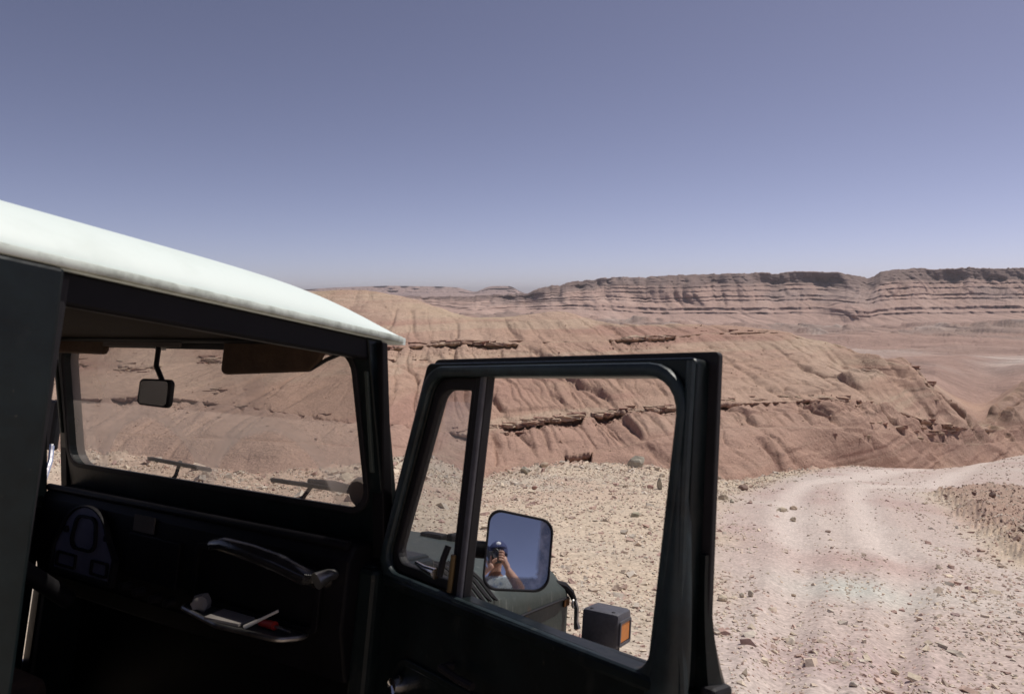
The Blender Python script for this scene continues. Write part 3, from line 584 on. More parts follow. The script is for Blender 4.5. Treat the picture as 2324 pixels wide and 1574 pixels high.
# single rocks one can pick out
def ground_at(px, py):
    a = np.array([px-PCX, py-PCY, FN]); r = c2w(a); r = r/r[1]
    ys_ = np.exp(np.linspace(np.log(2), np.log(75), 4000)); zz = CZ+r[2]*ys_; g = ground_height(r[0]*ys_, ys_)
    i = np.argmax(zz < g) or len(ys_)-1
    return np.array([r[0]*ys_[i], ys_[i], g[i]])
def rock(name, label, px, py, w, h, col, seed, cat='rock', group=None, rough=.22, depth=None):
    p = ground_at(px, py); rg = np.random.default_rng(seed)
    bm = bmesh.new(); bmesh.ops.create_icosphere(bm, subdivisions=3, radius=1); V_ = np.array([v_.co[:] for v_ in bm.verts])
    for _ in range(11):
        n_ = rg.normal(0, 1, 3); n_ /= np.linalg.norm(n_); h_ = rg.uniform(.55, .9); d_ = V_@n_; V_ = V_-np.clip(d_-h_, 0, None)[:, None]*n_
    V_ *= 1+rough*fbm(V_[:, 0]*1.8+seed, V_[:, 1]*1.8+V_[:, 2]*1.3, 4, seed)[:, None]
    W = w/FN*p[1]*.5; Hh = h/FN*p[1]
    V_ *= np.array([W, W*.8 if depth is None else depth, Hh*.62]); V_[:, 2] += Hh*.38
    for v_, q in zip(bm.verts, V_): v_.co = q
    me = bpy.data.meshes.new(name); bm.to_mesh(me); bm.free()
    a = me.attributes.new('Col', 'FLOAT_COLOR', 'POINT'); c4 = np.ones((len(V_), 4), np.float32); c4[:, :3] = np.array(col)*(1+.25*fbm(V_[:, 0]*4/W, V_[:, 2]*4/W, 3, seed+3))[:, None]; a.data.foreach_set('color', c4.ravel())
    o = obj(name, me, None, ROCKM); o.location = p; o.rotation_euler = (0, 0, rg.uniform(0, 6)*0+rg.uniform(-.4, .4)); tag(o, label, cat, group)
    return o
PALE, TAN, RED, GREY, DARK = (.54, .46, .35), (.46, .36, .27), (.36, .22, .18), (.40, .37, .30), (.24, .17, .14)
G = 'rocks on the near ground'
rock('boulder', 'large weathered grey boulder on the rim above the red gully', 1443, 1058, 44, 30, GREY, 11, group=G)
rock('boulder', 'brown block at the top of the pale rubble heap', 1235, 1060, 24, 13, TAN, 12, group=G)
rock('boulder', 'greyish stone half buried near the top of the rubble heap, left end', 1192, 1072, 26, 16, GREY, 13, group=G)
rock('rock', 'dark brown rock just right of the open door, on the rubble edge', 1687, 1112, 24, 14, DARK, 14, group=G)
rock('rock', 'pale wedge of rock right of the door below the dark brown rock', 1642, 1133, 26, 13, PALE, 15, group=G)
rock('rock', 'small grey rock on the verge beside the pale wedge', 1660, 1140, 12, 7, GREY, 16, group=G)
rock('rock', 'upright grey rock at the right end of the rubble heap', 1497, 1110, 15, 26, GREY, 17, group=G)
rock('rock', 'low reddish rock left of the upright grey rock', 1476, 1108, 18, 10, RED, 18, group=G)
rock('rock', 'flat grey-green stone alone on the gravel above the door mirror', 1440, 1171, 24, 11, (.38, .35, .26), 19, group=G)
rock('rock', 'reddish stone in the middle of the rubble slope', 1213, 1110, 15, 9, RED, 20, group=G)
rock('rock', 'pale broad stone on the far verge left of the track', 1772, 1160, 26, 11, PALE, 21, group=G)
rock('rock', 'brown stone at the far verge next to the broad pale stone', 1800, 1156, 18, 10, TAN, 22, group=G)
rock('rock', 'pale rounded stone on the verge where the track begins to bend', 1800, 1182, 15, 11, PALE, 23, group=G)
rock('rock', 'dark flat stone lying across the pale track', 1878, 1207, 14, 6, DARK, 24, group=G)
rock('rock', 'pale block standing beside the open door near its lower edge', 1640, 1362, 26, 14, PALE, 25, group=G)
rock('rock', 'cream stone with a sharp edge right of the pale block', 1704, 1352, 16, 15, (.56, .50, .40), 26, group=G)
rock('rock', 'cream rounded stone between the pale block and the sharp-edged stone', 1683, 1354, 14, 11, (.56, .50, .40), 27, group=G)
rock('rock', 'purplish flat stone in the middle of the track', 2167, 1396, 24, 6, (.34, .25, .23), 28, group=G)
rock('rock', 'low stone on the track near the middle of its width', 1800, 1353, 13, 8, TAN, 29, group=G)
rock('rock', 'white pointed stone on the near track, lower centre', 2030, 1528, 20, 13, PALE, 30, group=G)
rock('rock', 'white round stone at the near edge of the track', 1934, 1556, 22, 14, (.56, .50, .42), 31, group=G)
rock('rock', 'dark stone on top of the soil bank beside the track', 2252, 1128, 17, 14, DARK, 32, group=G)
rock('rock', 'large pale slab seen through the lower right of the windscreen', 785, 1090, 46, 18, PALE, 33, group=G)
rock('rock', 'pale pointed rock standing on the ground left of the slab, behind the windscreen', 470, 1082, 22, 18, PALE, 34, group=G)
rock('rock', 'white pebble lying alone on the track right of the flat purplish stone', 2290, 1402, 10, 6, (.56, .51, .45), 35, group=G)

# rock slabs breaking out of the hillside along its hard beds
SLAB = []
for k in range(8):
    bm = bmesh.new(); bmesh.ops.create_cube(bm, size=1); bmesh.ops.subdivide_edges(bm, edges=bm.edges[:], cuts=1, use_grid_fill=True)
    rg = np.random.default_rng(300+k)
    for v_ in bm.verts: v_.co = Vector((v_.co.x*(1+.25*rg.normal()*.6), v_.co.y*(1+.15*rg.normal()), v_.co.z*(1+.1*rg.normal())))+Vector(rg.normal(0, .06, 3))
    me = bpy.data.meshes.new('rock_slab'); bm.to_mesh(me); bm.free(); a = me.attributes.new('Col', 'FLOAT_COLOR', 'POINT')
    base = np.array([(.50, .38, .28), (.42, .28, .21), (.38, .23, .18), (.46, .33, .25)][k % 4]); c4 = np.ones((len(me.vertices), 4), np.float32); c4[:, :3] = base*rg.uniform(.85, 1.1, (len(me.vertices), 1)); a.data.foreach_set('color', c4.ravel())
    me.materials.append(HILLM); SLAB.append(me)
def slabs(seg_name, above, mm, n, smin, smax, umin, umax, off=.0):
    rows = np.flatnonzero(Ns == above); r0 = rows[0]
    idx = np.flatnonzero((mm > .45) & (U > umin) & (U < umax))
    for j in RNG.choice(idx, min(n, len(idx)), replace=False):
        r_ = r0+int(RNG.integers(0, 4)); s_ = RNG.uniform(smin, smax)
        o = bpy.data.objects.new('rock_slab', SLAB[RNG.integers(0, 8)]); COL.objects.link(o); o.parent = hill
        o.location = (HILL[0][r_, j], HILL[1][r_, j]+.38*s_, HILL[2][r_, j]-.08*s_+off)
        o.scale = (s_*RNG.uniform(.7, 1.5), s_*RNG.uniform(.7, 1.1), s_*RNG.uniform(.18, .42))
        o.rotation_euler = (RNG.uniform(-.12, .05), RNG.uniform(-.08, .08), RNG.uniform(-.5, .5))
slabs('c1', 'mid', m1, 90, .35, .95, .0, .66)
slabs('c2', 'up', m2, 75, .4, 1.1, -.7, .42)
slabs('c1', 'mid', m1, 14, .3, .7, -.7, 0)
# outcrops of stacked beds on the spurs
_hp = np.stack([HILL[0].ravel(), HILL[1].ravel(), HILL[2].ravel()-CZ], -1); _dp = _hp@FWD; _px = PCX+FN*(_hp@RGT)/_dp; _py = PCY-FN*(_hp@UPC)/_dp
_ok = np.isin(np.repeat(Ns, NC), ['low', 'mid', 'up', 'gul'])
def outcrop(px, py, n, size, wide=12, tall=7):
    for k in range(n):
        d_ = (_px-px-RNG.normal(0, wide))**2+(_py-py-RNG.normal(0, tall*.4))**2; d_[~_ok] = 1e9; i_ = int(np.argmin(d_)); s_ = size*RNG.uniform(.6, 1.2)
        o = bpy.data.objects.new('rock_slab', SLAB[RNG.integers(0, 8)]); COL.objects.link(o); o.parent = hill
        o.location = _hp[i_]+np.array([0, .42*s_, CZ+.02*s_]); o.scale = (s_*RNG.uniform(.9, 1.8), s_*RNG.uniform(.75, 1.0), s_*RNG.uniform(.2, .38)); o.rotation_euler = (RNG.uniform(-.1, .05), RNG.uniform(-.06, .1), RNG.uniform(-.5, .5))
for a_ in [(2068, 832, 5, .8), (2100, 872, 8, .9), (2140, 910, 4, .7), (2060, 970, 6, .8, 18), (2110, 985, 7, .9, 18), (2160, 978, 6, .9, 16), (1985, 962, 3, .6), (1940, 990, 7, .35, 40), (1650, 753, 5, .6, 25), (1715, 752, 4, .5, 20), (285, 842, 5, .7, 20), (470, 822, 6, .7, 30), (500, 886, 4, .5), (1140, 968, 5, .6, 16), (1165, 986, 4, .5), (880, 820, 4, .5, 15), (960, 818, 4, .5, 15), (1700, 905, 5, .5, 30), (1800, 900, 5, .5, 30)]: outcrop(*a_)

#@@VEHICLE
# ------------------------------------------------------------------ the vehicle (x forward, y left, z up, origin on the ground under the windscreen)
PAINT = mat('dark_green_paint', (.0050, .0092, .0100), .36, var=.4, vscale=9, bump=.12, bscale=30, spec=.28)
WORN = mat('worn_bonnet_paint', (.036, .050, .045), .5, col2=(.055, .066, .058), vscale=9, bump=.15, bscale=40, spec=.35, thr=(.35, .75))
streaked(WORN, (.15, .16, .145), 26, (1.6, 1.6, .28), .60, .72); streaked(WORN, (.14, .085, .045), 9, (1, 1, .5), .66, .76, .7)
streaked(PAINT, (.045, .045, .04), 18, (1, 1, .4), .58, .80, .55); streaked(PAINT, (.09, .08, .065), 60, (1, 1, 1), .68, .76, .6)
BLACK = mat('black_rubber', (.012, .011, .013), .6, var=.3, vscale=20, spec=.3)
TRIM = mat('black_interior_paint', (.006, .0055, .007), .5, var=.3, vscale=7, spec=.15)
BROWN = mat('brown_vinyl', (.075, .048, .033), .65, var=.2, vscale=15, bump=.2, bscale=120, spec=.2)
ROOFM = mat('off_white_roof_paint', (.70, .78, .74), .55, col2=(.58, .65, .60), vscale=5, thr=(.55, .9), bump=.06, bscale=25, spec=.4)
streaked(ROOFM, (.42, .46, .42), 7, (.5, 3, 1), .60, .80, .55)
LIPM = mat('dirty_roof_edge', (.62, .68, .62), .6, col2=(.22, .24, .20), vscale=22, thr=(.42, .75), spec=.3)
CHROME = mat('chrome', (.75, .75, .76), .12, 1.0, var=.1, vscale=30)
STEEL = mat('bare_steel', (.30, .29, .28), .35, .9, var=.3, vscale=14)
GREYP = mat('grey_plastic', (.075, .075, .088), .5, var=.2, vscale=20, bump=.15, bscale=90, spec=.35)
AMBER = mat('amber_lens', (.55, .18, .02), .4, var=.15, vscale=40, spec=.5)
CLUS = mat('sky_tinted_dial', (.19, .19, .27), .35, var=.15, vscale=12)  # bluish tone puts the sky reflection of the dial glass into the colour
TYRE = mat('tyre_rubber', (.025, .024, .023), .85, var=.3, vscale=12, bump=.3, bscale=40, spec=.2)
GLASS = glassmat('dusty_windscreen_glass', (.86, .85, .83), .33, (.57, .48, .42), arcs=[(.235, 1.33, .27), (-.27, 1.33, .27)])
VENT = glassmat('quarter_window_glass', (.74, .75, .76), .07, (.45, .42, .40))
SHEEN = mat('green_paint_with_sheen', (.016, .026, .029), .42, var=.45, vscale=14, bump=.15, bscale=45, spec=.4); streaked(SHEEN, (.07, .075, .06), 30, (1, 1, .3), .62, .75, .7)  # beads' teal highlight painted into the paler base; streaks on top are dust
RUST = mat('rusty_edge', (.20, .09, .03), .8, var=.4, vscale=40, spec=.2)
car = bpy.data.objects.new('off_road_vehicle', None); COL.objects.link(car); car.matrix_world = VMAT
tag(car, 'boxy dark green off-road vehicle with white roof and open passenger door', 'vehicle')
ID = lambda x, y, z: (x, y, z)
# windscreen frame: (y, z, depth) on a raked plane
def WF(y, z, c): return (-.243*(z-1.406)+c, y, z)
wo_ = rloop([(-.672, 1.285), (.672, 1.285), (.652, 1.822), (-.652, 1.822)], .03); wi_ = rloop([(-.624, 1.404), (.624, 1.404), (.604, 1.778), (-.604, 1.778)], .055)
wf = ring('windscreen_frame', wo_, wi_, WF, -.008, .045, PAINT, car, bevel=.003)
w2 = rloop([(-.617, 1.411), (.617, 1.411), (.597, 1.771), (-.597, 1.771)], .05); ring('rubber_seal', rloop([(-.632, 1.396), (.632, 1.396), (.612, 1.786), (-.612, 1.786)], .06), w2, WF, -.014, -.006, BLACK, wf, bevel=.002)
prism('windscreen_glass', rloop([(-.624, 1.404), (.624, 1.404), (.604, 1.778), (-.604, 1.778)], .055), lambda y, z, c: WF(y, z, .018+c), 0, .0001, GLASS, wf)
# keep the pane a single sheet
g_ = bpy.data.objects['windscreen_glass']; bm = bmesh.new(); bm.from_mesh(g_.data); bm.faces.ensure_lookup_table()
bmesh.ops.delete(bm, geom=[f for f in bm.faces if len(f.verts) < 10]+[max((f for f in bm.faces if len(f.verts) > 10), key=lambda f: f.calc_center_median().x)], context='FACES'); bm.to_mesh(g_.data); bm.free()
for s_ in (-1, 1):                            # wider inner pillars with worn paint
    prism('inner_pillar', [(-.056, 1.80), (-.075, 1.80), (.005, 1.30), (.045, 1.30)], lambda x, z, c, s_=s_: (x, s_*(.635+c), z), 0, .035, TRIM, car, bevel=.003)
    prism('pillar_cover', [(-.072, 1.73), (-.088, 1.73), (-.035, 1.50), (-.022, 1.50)], lambda x, z, c, s_=s_: (x-.004, s_*(.638+c), z), 0, .010, WORN, car, bevel=.002)
def wiper(name, y0, y1, z0, z1, yp, lab=None):
    w = box(name, (-.008, min(y0, y1), 0), (.008, max(y0, y1), .016), BLACK, wf, .003)
    L = y1-y0; a = math.atan2(z1-z0, L); zc = (z0+z1)/2; yc = (y0+y1)/2
    for v_ in w.data.vertices:
        t = (v_.co.y-y0)/L; z = z0+(z1-z0)*t+v_.co.z*.7+.008*math.sin(t*math.pi); x = -.243*(z-1.406)+.036+v_.co.x
        v_.co = (x, v_.co.y, z)
    tube('wiper_arm', [WF(yc, zc+.012, .042), WF((yc*.6+yp*.4), zc*.6+1.36*.4, .052), WF(yp, 1.360, .05)], [.006, .006, .008], BLACK, wf, 6)
wiper('wiper_blade', .27, -.005, 1.446, 1.438, .235); wiper('wiper_blade', -.255, -.545, 1.436, 1.436, -.27)
tube('wiper_link', [WF(-.38, 1.452, .045), WF(-.47, 1.452, .047), WF(-.565, 1.444, .045)], [.006, .009, .008], BLACK, wf, 8)
lathe('wiper_motor', [(.0, .0), (.036, .0), (.040, .01), (.038, .028), (.02, .034), (0, .035)], lambda a, b, h: WF(-.572+a, 1.442+b, .022+h), BLACK, wf, 24)

# roof: crowned white shell with a rolled edge
def roofz(x, y):
    t = max(0, (x+.6)/.63); f_ = max(0, 1-t**4)**.8 if t < 1 else 0
    t2 = max(0, (-1.45-x)/.33); f_ *= max(0, 1-t2**4)**.6 if t2 < 1 else 0
    k = max(0, 1-(abs(y)/.655)**7)**.72
    return 1.822+.096*k*(.12+.88*f_)+.010*f_*k
xs = np.concatenate([np.linspace(.028, -.2, 22), np.linspace(-.25, -1.4, 20), np.linspace(-1.45, -1.77, 16)]); tt_ = np.sin(np.linspace(-math.pi/2, math.pi/2, 49)); ysr = tt_*.655
V_ = [(x, y, roofz(x, y)) for x in xs for y in ysr]; nb_ = len(V_)
V_ += [(x, y, 1.806) for x in xs for y in ysr]; nx, ny = len(xs), len(ysr); F_ = []
for i in range(nx-1):
    for j in range(ny-1):
        a_ = i*ny+j; F_ += [(a_, a_+1, a_+ny+1, a_+ny), (nb_+a_, nb_+a_+ny, nb_+a_+ny+1, nb_+a_+1)]
for i in range(nx-1):
    for j in (0, ny-1): a_ = i*ny+j; F_.append((a_, a_+ny, nb_+a_+ny, nb_+a_))
for j in range(ny-1):
    for i in (0, nx-1): a_ = i*ny+j; F_.append((a_, a_+1, nb_+a_+1, nb_+a_))
roof = mk('roof', V_, F_, ROOFM, car, True)
pl = rloop([(.038, -.668), (.038, .668), (-1.78, .668), (-1.78, -.668)], .05, 8); pi_ = rloop([(.012, -.642), (.012, .642), (-1.75, .642), (-1.75, -.642)], .04, 8)
ring('drip_rail', pl, pi_, ID, 1.808, 1.824, LIPM, roof, bevel=.005, smooth=True)
prism('headlining', rloop([(.005, -.63), (.005, .63), (-1.74, .63), (-1.74, -.63)], .04), ID, 1.796, 1.804, mat('dark_headlining', (.028, .020, .016), .8, var=.2, vscale=12, spec=.1), car)
for s_ in (-1, 1): box('side_rail', (-1.74, s_*.632-.016, 1.756), (-.07, s_*.632+.016, 1.807), TRIM, car, .006)
box('header_rail', (-.135, -.63, 1.785), (-.06, .63, 1.806), TRIM, car, .006)
box('mirror_mount_panel', (-.128, -.02, 1.772), (-.122, .33, 1.806), mat('grey_brown_panel', (.10, .085, .08), .7, var=.2, vscale=10), car, .001)
# hard-top sides, pillars, tub
def XZ(s_, y0): return lambda x, z, c: (x, s_*(y0+c), z)
for s_ in (-1, 1):
    bp_ = prism('rear_pillar', [(-.784, 1.807), (-.772, 1.27), (-.768, .66), (-.90, .66), (-.90, 1.27), (-.90, 1.807)], XZ(s_, .618), 0, .05, PAINT, car, bevel=.006)
    ring('rear_side_panel', rloop([(-.90, 1.27), (-1.74, 1.27), (-1.72, 1.80), (-.90, 1.80)], .01), rloop([(-.97, 1.36), (-1.64, 1.36), (-1.62, 1.73), (-.97, 1.73)], .06), XZ(s_, .632), 0, .03, PAINT, car, bevel=.004)
    prism('rear_side_window', rloop([(-.97, 1.36), (-1.64, 1.36), (-1.62, 1.73), (-.97, 1.73)], .06), XZ(s_, .645), 0, .005, VENT, car)
    arch = [(-.90, 1.27), (-1.74, 1.27), (-1.74, .62), (-1.72, .62)]+[(-1.33+.40*math.cos(a), .50+.40*math.sin(a)) for a in np.linspace(.30, math.pi-.30, 12)][::1]
    arch = [(-.90, 1.268), (-1.74, 1.268), (-1.74, .60)]+[(-1.33-.39*math.cos(a), .46+.39*math.sin(a)) for a in np.linspace(.38, math.pi-.38, 12)]+[(-.90, .60)]
    prism('rear_body_side', arch, XZ(s_, .65), 0, .03, PAINT, car)
    box('seal_strip', (-.792, s_*.64-.012, .7), (-.766, s_*.64+.012, 1.80), BLACK, car, .006)
    box('sill', (-.80, s_*.655-.03, .52), (.10, s_*.655+.03, .60), PAINT, car, .01)
    box('cowl_side', (-.036, s_*.655-.028, .56), (.20, s_*.655+.028, 1.285), PAINT, car, .012)
box('tailgate', (-1.79, -.66, .60), (-1.745, .66, 1.27), PAINT, car, .01)
ring('rear_hatch', rloop([(-.65, 1.275), (.65, 1.275), (.63, 1.80), (-.63, 1.80)], .02), rloop([(-.5, 1.36), (.5, 1.36), (.48, 1.72), (-.48, 1.72)], .05), lambda y, z, c: (-1.765+c, y, z), 0, .03, PAINT, car, bevel=.004)
box('floor', (-1.74, -.64, .58), (.10, .64, .61), TRIM, car, .002)
box('bulkhead', (.10, -.645, .60), (.13, .645, 1.29), TRIM, car, .002)
box('cowl_top', (-.02, -.665, 1.262), (.20, .665, 1.292), PAINT, car, .01)
box('chassis', (-1.6, -.40, .42), (1.2, .40, .54), BLACK, car, .01)
# driver's door, closed, with the thin gap of daylight in front of it
dr = prism('driver_door', [(-.050, .66), (-.052, 1.27), (-.76, 1.27), (-.76, .66)], XZ(1, .645), 0, .04, PAINT, car, bevel=.006)
ring('window_frame', rloop([(-.052, 1.27), (-.76, 1.27), (-.775, 1.765), (-.12, 1.765)], .02), rloop([(-.10, 1.29), (-.70, 1.29), (-.70, 1.72), (-.155, 1.72)], .05), XZ(1, .632), 0, .03, PAINT, dr, bevel=.004)
box('door_card', (-.72, .632, .70), (-.10, .644, 1.22), TRIM, dr, .003)
box('hinge', (-.07, .675, 1.10), (.07, .70, 1.15), STEEL, dr, .005); box('hinge', (-.07, .675, .74), (.07, .70, .79), STEEL, dr, .005)
mh = box('driver_mirror', (.02, .80, 1.43), (.05, .93, 1.60), BLACK, dr, .01); tube('mirror_stalk', [(-.05, .69, 1.30), (0, .75, 1.40), (.035, .82, 1.46)], .008, CHROME, dr, 8)

# ---- interior
dash = prism('dashboard', [(-.055, 1.335), (.04, 1.335), (.095, 1.29), (.095, 1.00), (-.045, 1.03), (-.075, 1.15), (-.072, 1.30)], lambda x, z, c: (x, c, z), -.632, .632, TRIM, car, bevel=.006)
tube('dash_pad', [(-.062, y, 1.333) for y in np.linspace(-.62, .62, 12)], .011, TRIM, dash, 10)
def CL(y, z, c): return (-.076-.10*0-c, y, z)
cy, cz_ = .345, 1.185
arch_o = [(cy-.145+.0, cz_-.075), (cy+.15, cz_-.075), (cy+.155, cz_-.01)]+[(cy+.01+.115*math.cos(a), cz_+.025+.095*math.sin(a)) for a in np.linspace(.25, math.pi-.25, 14)]+[(cy-.15, cz_-.01)]
cl = prism('instrument_cluster', arch_o, CL, 0, .012, CLUS, dash, bevel=.004)
def scaled(lp, k): 
    c0 = np.mean(np.array(lp), 0); return [tuple(c0+(np.array(p)-c0)*k) for p in lp]
ring('cluster_bezel', scaled(arch_o, 1.05), scaled(arch_o, .96), CL, .004, .020, BLACK, cl, bevel=.002)
ring('speedometer_rim', rloop([(cy-.062, cz_-.005), (cy+.075, cz_-.005), (cy+.055, cz_+.095), (cy-.045, cz_+.095)], .03), rloop([(cy-.054, cz_+.002), (cy+.066, cz_+.002), (cy+.048, cz_+.088), (cy-.038, cz_+.088)], .026), CL, .010, .020, BLACK, cl)
for a_, b_ in ((-.125, -.045), (.03, .13)): ring('gauge_rim', rloop([(cy+a_, cz_-.062), (cy+b_, cz_-.062), (cy+b_, cz_-.02), (cy+a_, cz_-.02)], .006), rloop([(cy+a_+.006, cz_-.056), (cy+b_-.006, cz_-.056), (cy+b_-.006, cz_-.026), (cy+a_+.006, cz_-.026)], .005), CL, .010, .018, BLACK, cl)
for dy in (-.10, .10): lathe('warning_lamp', [(0, 0), (.010, 0), (.009, .008), (0, .009)], lambda a, b, h, dy=dy: CL(cy+dy, cz_+.05, .011+h) if False else (-.087-h, cy+dy+a, cz_+.045+b), BLACK, cl, 12)
box('radio_panel', (-.082, -.06, 1.14), (-.070, .16, 1.26), TRIM, dash, .003)
box('paper_note', (-.079, .06, 1.265), (-.0745, .15, 1.31), mat('faded_paper', (.10, .09, .08), .9, var=.1), dash, .0008)
for k, (y, z) in enumerate([(.13, 1.12), (.07, 1.115), (.0, 1.11), (-.06, 1.11)]): lathe('switch_knob', [(0, .03), (.010, .028), (.012, .0)], lambda a, b, h, y=y, z=z: (-.078-h, y+a, z+b), BLACK, dash, 12)
ring('glovebox_frame', rloop([(-.13, 1.13), (-.57, 1.13), (-.57, 1.275), (-.13, 1.275)], .02), rloop([(-.145, 1.142), (-.555, 1.142), (-.555, 1.263), (-.145, 1.263)], .015), CL, .002, .012, TRIM, dash, bevel=.002)
gp = [(-.12, -.24, 1.285), (-.135, -.30, 1.296), (-.14, -.40, 1.292), (-.135, -.48, 1.282), (-.12, -.55, 1.262), (-.08, -.56, 1.252)]
tube('grab_handle', [(-.075, -.235, 1.275)]+gp, [.014, .016, .019, .021, .021, .020, .016], mat('polished_black_handle', (.015, .015, .017), .22, spec=.9, var=.2, vscale=20), dash, 14)
lathe('handle_bracket', [(0, .03), (.018, .028), (.022, 0)], lambda a, b, h: (-.08-h, -.575+a, 1.255+b), CHROME, dash, 16)
tube('hand_throttle', [(-.08, -.60, 1.27), (-.11, -.607, 1.272), (-.135, -.60, 1.262)], [.012, .014, .02], STEEL, dash, 10)
tr = rloop([(-.05, -.14), (-.05, -.56), (-.13, -.52), (-.15, -.34), (-.11, -.16)], .03)
tray = prism('parcel_tray', tr, lambda x, y, c: (x-.02, y, 1.118+c+.07*(-.35-y)*0), 0, .006, mat('worn_grey_tray', (.07, .068, .066), .5, var=.3, vscale=25, spec=.4), dash, bevel=.002)
tube('tray_edge', [(p[0]-.02, p[1], 1.124) for p in tr], .006, STEEL, dash, 8, closed=True)
box('lower_shelf', (-.06, -.10, 1.075), (.04, .60, 1.085), TRIM, dash, .003)
# steering wheel and column
swc = Vector((-.45, .345, 1.30)); sw_ax = Vector((-.80, 0, .60)).normalized(); e1 = Vector((0, 1, 0)); e2 = sw_ax.cross(e1)
sw = tube('steering_wheel', [swc+(e1*math.cos(a)+e2*math.sin(a))*.205 for a in np.linspace(0, 2*math.pi, 48, endpoint=False)], .013, BLACK, car, 10, closed=True)
for a in (math.pi/2+.0, math.pi*7/6, -math.pi/6): tube('spoke', [swc+(e1*math.cos(a)+e2*math.sin(a))*.03-sw_ax*.02, swc+(e1*math.cos(a)+e2*math.sin(a))*.2], [.014, .010], BLACK, sw, 8)
lathe('horn_button', [(0, .012), (.03, .008), (.04, -.012), (.04, -.03), (0, -.03)], lambda a, b, h: swc+e1*a+e2*b+sw_ax*h, BLACK, sw, 20)
tube('steering_column', [swc-sw_ax*.03, swc-sw_ax*.42], .025, BLACK, sw, 12)
for yy in (.33, -.33):                        # seats
    st_ = box('seat_cushion', (-.78, yy-.25, .80), (-.28, yy+.25, .94), BROWN, car, .03); box('seat_backrest', (-.86, yy-.25, .92), (-.74, yy+.25, 1.36), BROWN, st_, .03)
    box('seat_base', (-.76, yy-.22, .61), (-.32, yy+.22, .80), TRIM, st_, .01)
# sun visors, rear-view mirror
def visor(pts, yoff, name='sun_visor'):
    return prism(name, rloop(pts, .018), lambda y, z, c: (-.105-.25*(1.82-z)*0-c+.0, y, z), 0, .016, BROWN, car, bevel=.005)
vz = visor([(-.185, 1.705), (-.185, 1.822), (-.555, 1.812), (-.52, 1.748), (-.49, 1.722)], 0)
tube('visor_hinge', [(-.112, -.49, 1.727), (-.104, -.53, 1.752), (-.095, -.585, 1.775)], .005, BLACK, vz, 8)
visor([(.62, 1.75), (.64, 1.83), (.40, 1.835), (.345, 1.80), (.32, 1.748)], 0)
ms = box('mirror_bracket', (-.122, .065, 1.765), (-.105, .095, 1.815), STEEL, car, .003)
tube('mirror_stem', [(-.12, .08, 1.78), (-.13, .065, 1.72), (-.135, .01, 1.665), (-.15, .01, 1.655)], .007, BLACK, ms, 8)
def RV(lp, f_=None): return lp
mc = Vector((-.155, .022, 1.648)); mn = Vector((-.97, -.185, -.06)).normalized(); ma = Vector((0, 0, 1)).cross(mn).normalized(); mb_ = mn.cross(ma)
RM = lambda a, b, c: mc+ma*a+mb_*b+mn*c
rl = rloop([(-.055, -.036), (.055, -.040), (.058, .036), (-.050, .034)], .014)
prism('rear_view_mirror', rl, RM, -.012, .004, BLACK, ms, bevel=.004)
MIRR, nt_, b_ = nodemat('mirror_silver'); b_.inputs['Metallic'].default_value = 1; b_.inputs['Base Color'].default_value = (.82, .84, .86, 1); b_.inputs['Roughness'].default_value = .03
prism('mirror_glass', scaled(rl, .86), RM, .004, .006, MIRR, ms)

# ---- bonnet, wings, front
def hoodsec(x):
    t = (x-.13)/(1.22-.13); half = .665+(.612-.665)*t; top = 1.272+(1.158-1.272)*t; low = 1.045+(1.018-1.045)*t
    nose = max(0, (x-1.14)/.10); top -= .075*nose**2; half -= .03*nose**2
    P = []
    for k in range(25):
        s_ = k/24; y = half*(1-2*s_); a = abs(y)/half
        P.append((x, y, top-.030*(a**2)-(.085)*max(0, (a-.72)/.28)**2.2))
    zl = min(low, P[0][2]-.005)
    return [(x, half+.004, zl)]+[(x, half+.004, (zl+P[0][2])/2)]+P+[(x, -half-.004, (zl+P[-1][2])/2)]+[(x, -half-.004, zl)]
hx_ = list(np.linspace(.13, 1.12, 26))+[1.15, 1.18, 1.205, 1.225, 1.235]
secs = [hoodsec(x) for x in hx_]; ns_ = len(secs[0]); V_ = [p for s_ in secs for p in s_]; F_ = [(i*ns_+j, i*ns_+j+1, (i+1)*ns_+j+1, (i+1)*ns_+j) for i in range(len(secs)-1) for j in range(ns_-1)]
F_.append(tuple((len(secs)-1)*ns_+j for j in range(ns_)))
hood = mk('bonnet', V_, F_, WORN, car, True)
def hz_(x, y):
    s_ = hoodsec(x); 
    return float(np.interp(y, [p[1] for p in s_[2:-2]][::-1], [p[2] for p in s_[2:-2]][::-1]))
for k in range(7):                            # louvre slots over the right shoulder of the bonnet
    x0 = .34+.036*k
    pts = [(x0+.03*t, y, hz_(x0+.03*t, y)+.002) for t, y in zip(np.linspace(0, 1, 9), np.linspace(-.505, -.652, 9))]
    tube('louvre', pts, [.003]+[.0085]*7+[.003], BLACK, hood, 6)
tube('bonnet_bead', [(x, -hoodsec(x)[0][1]-.002, hoodsec(x)[0][2]) for x in np.linspace(.14, 1.2, 14)], .005, BLACK, hood, 6)
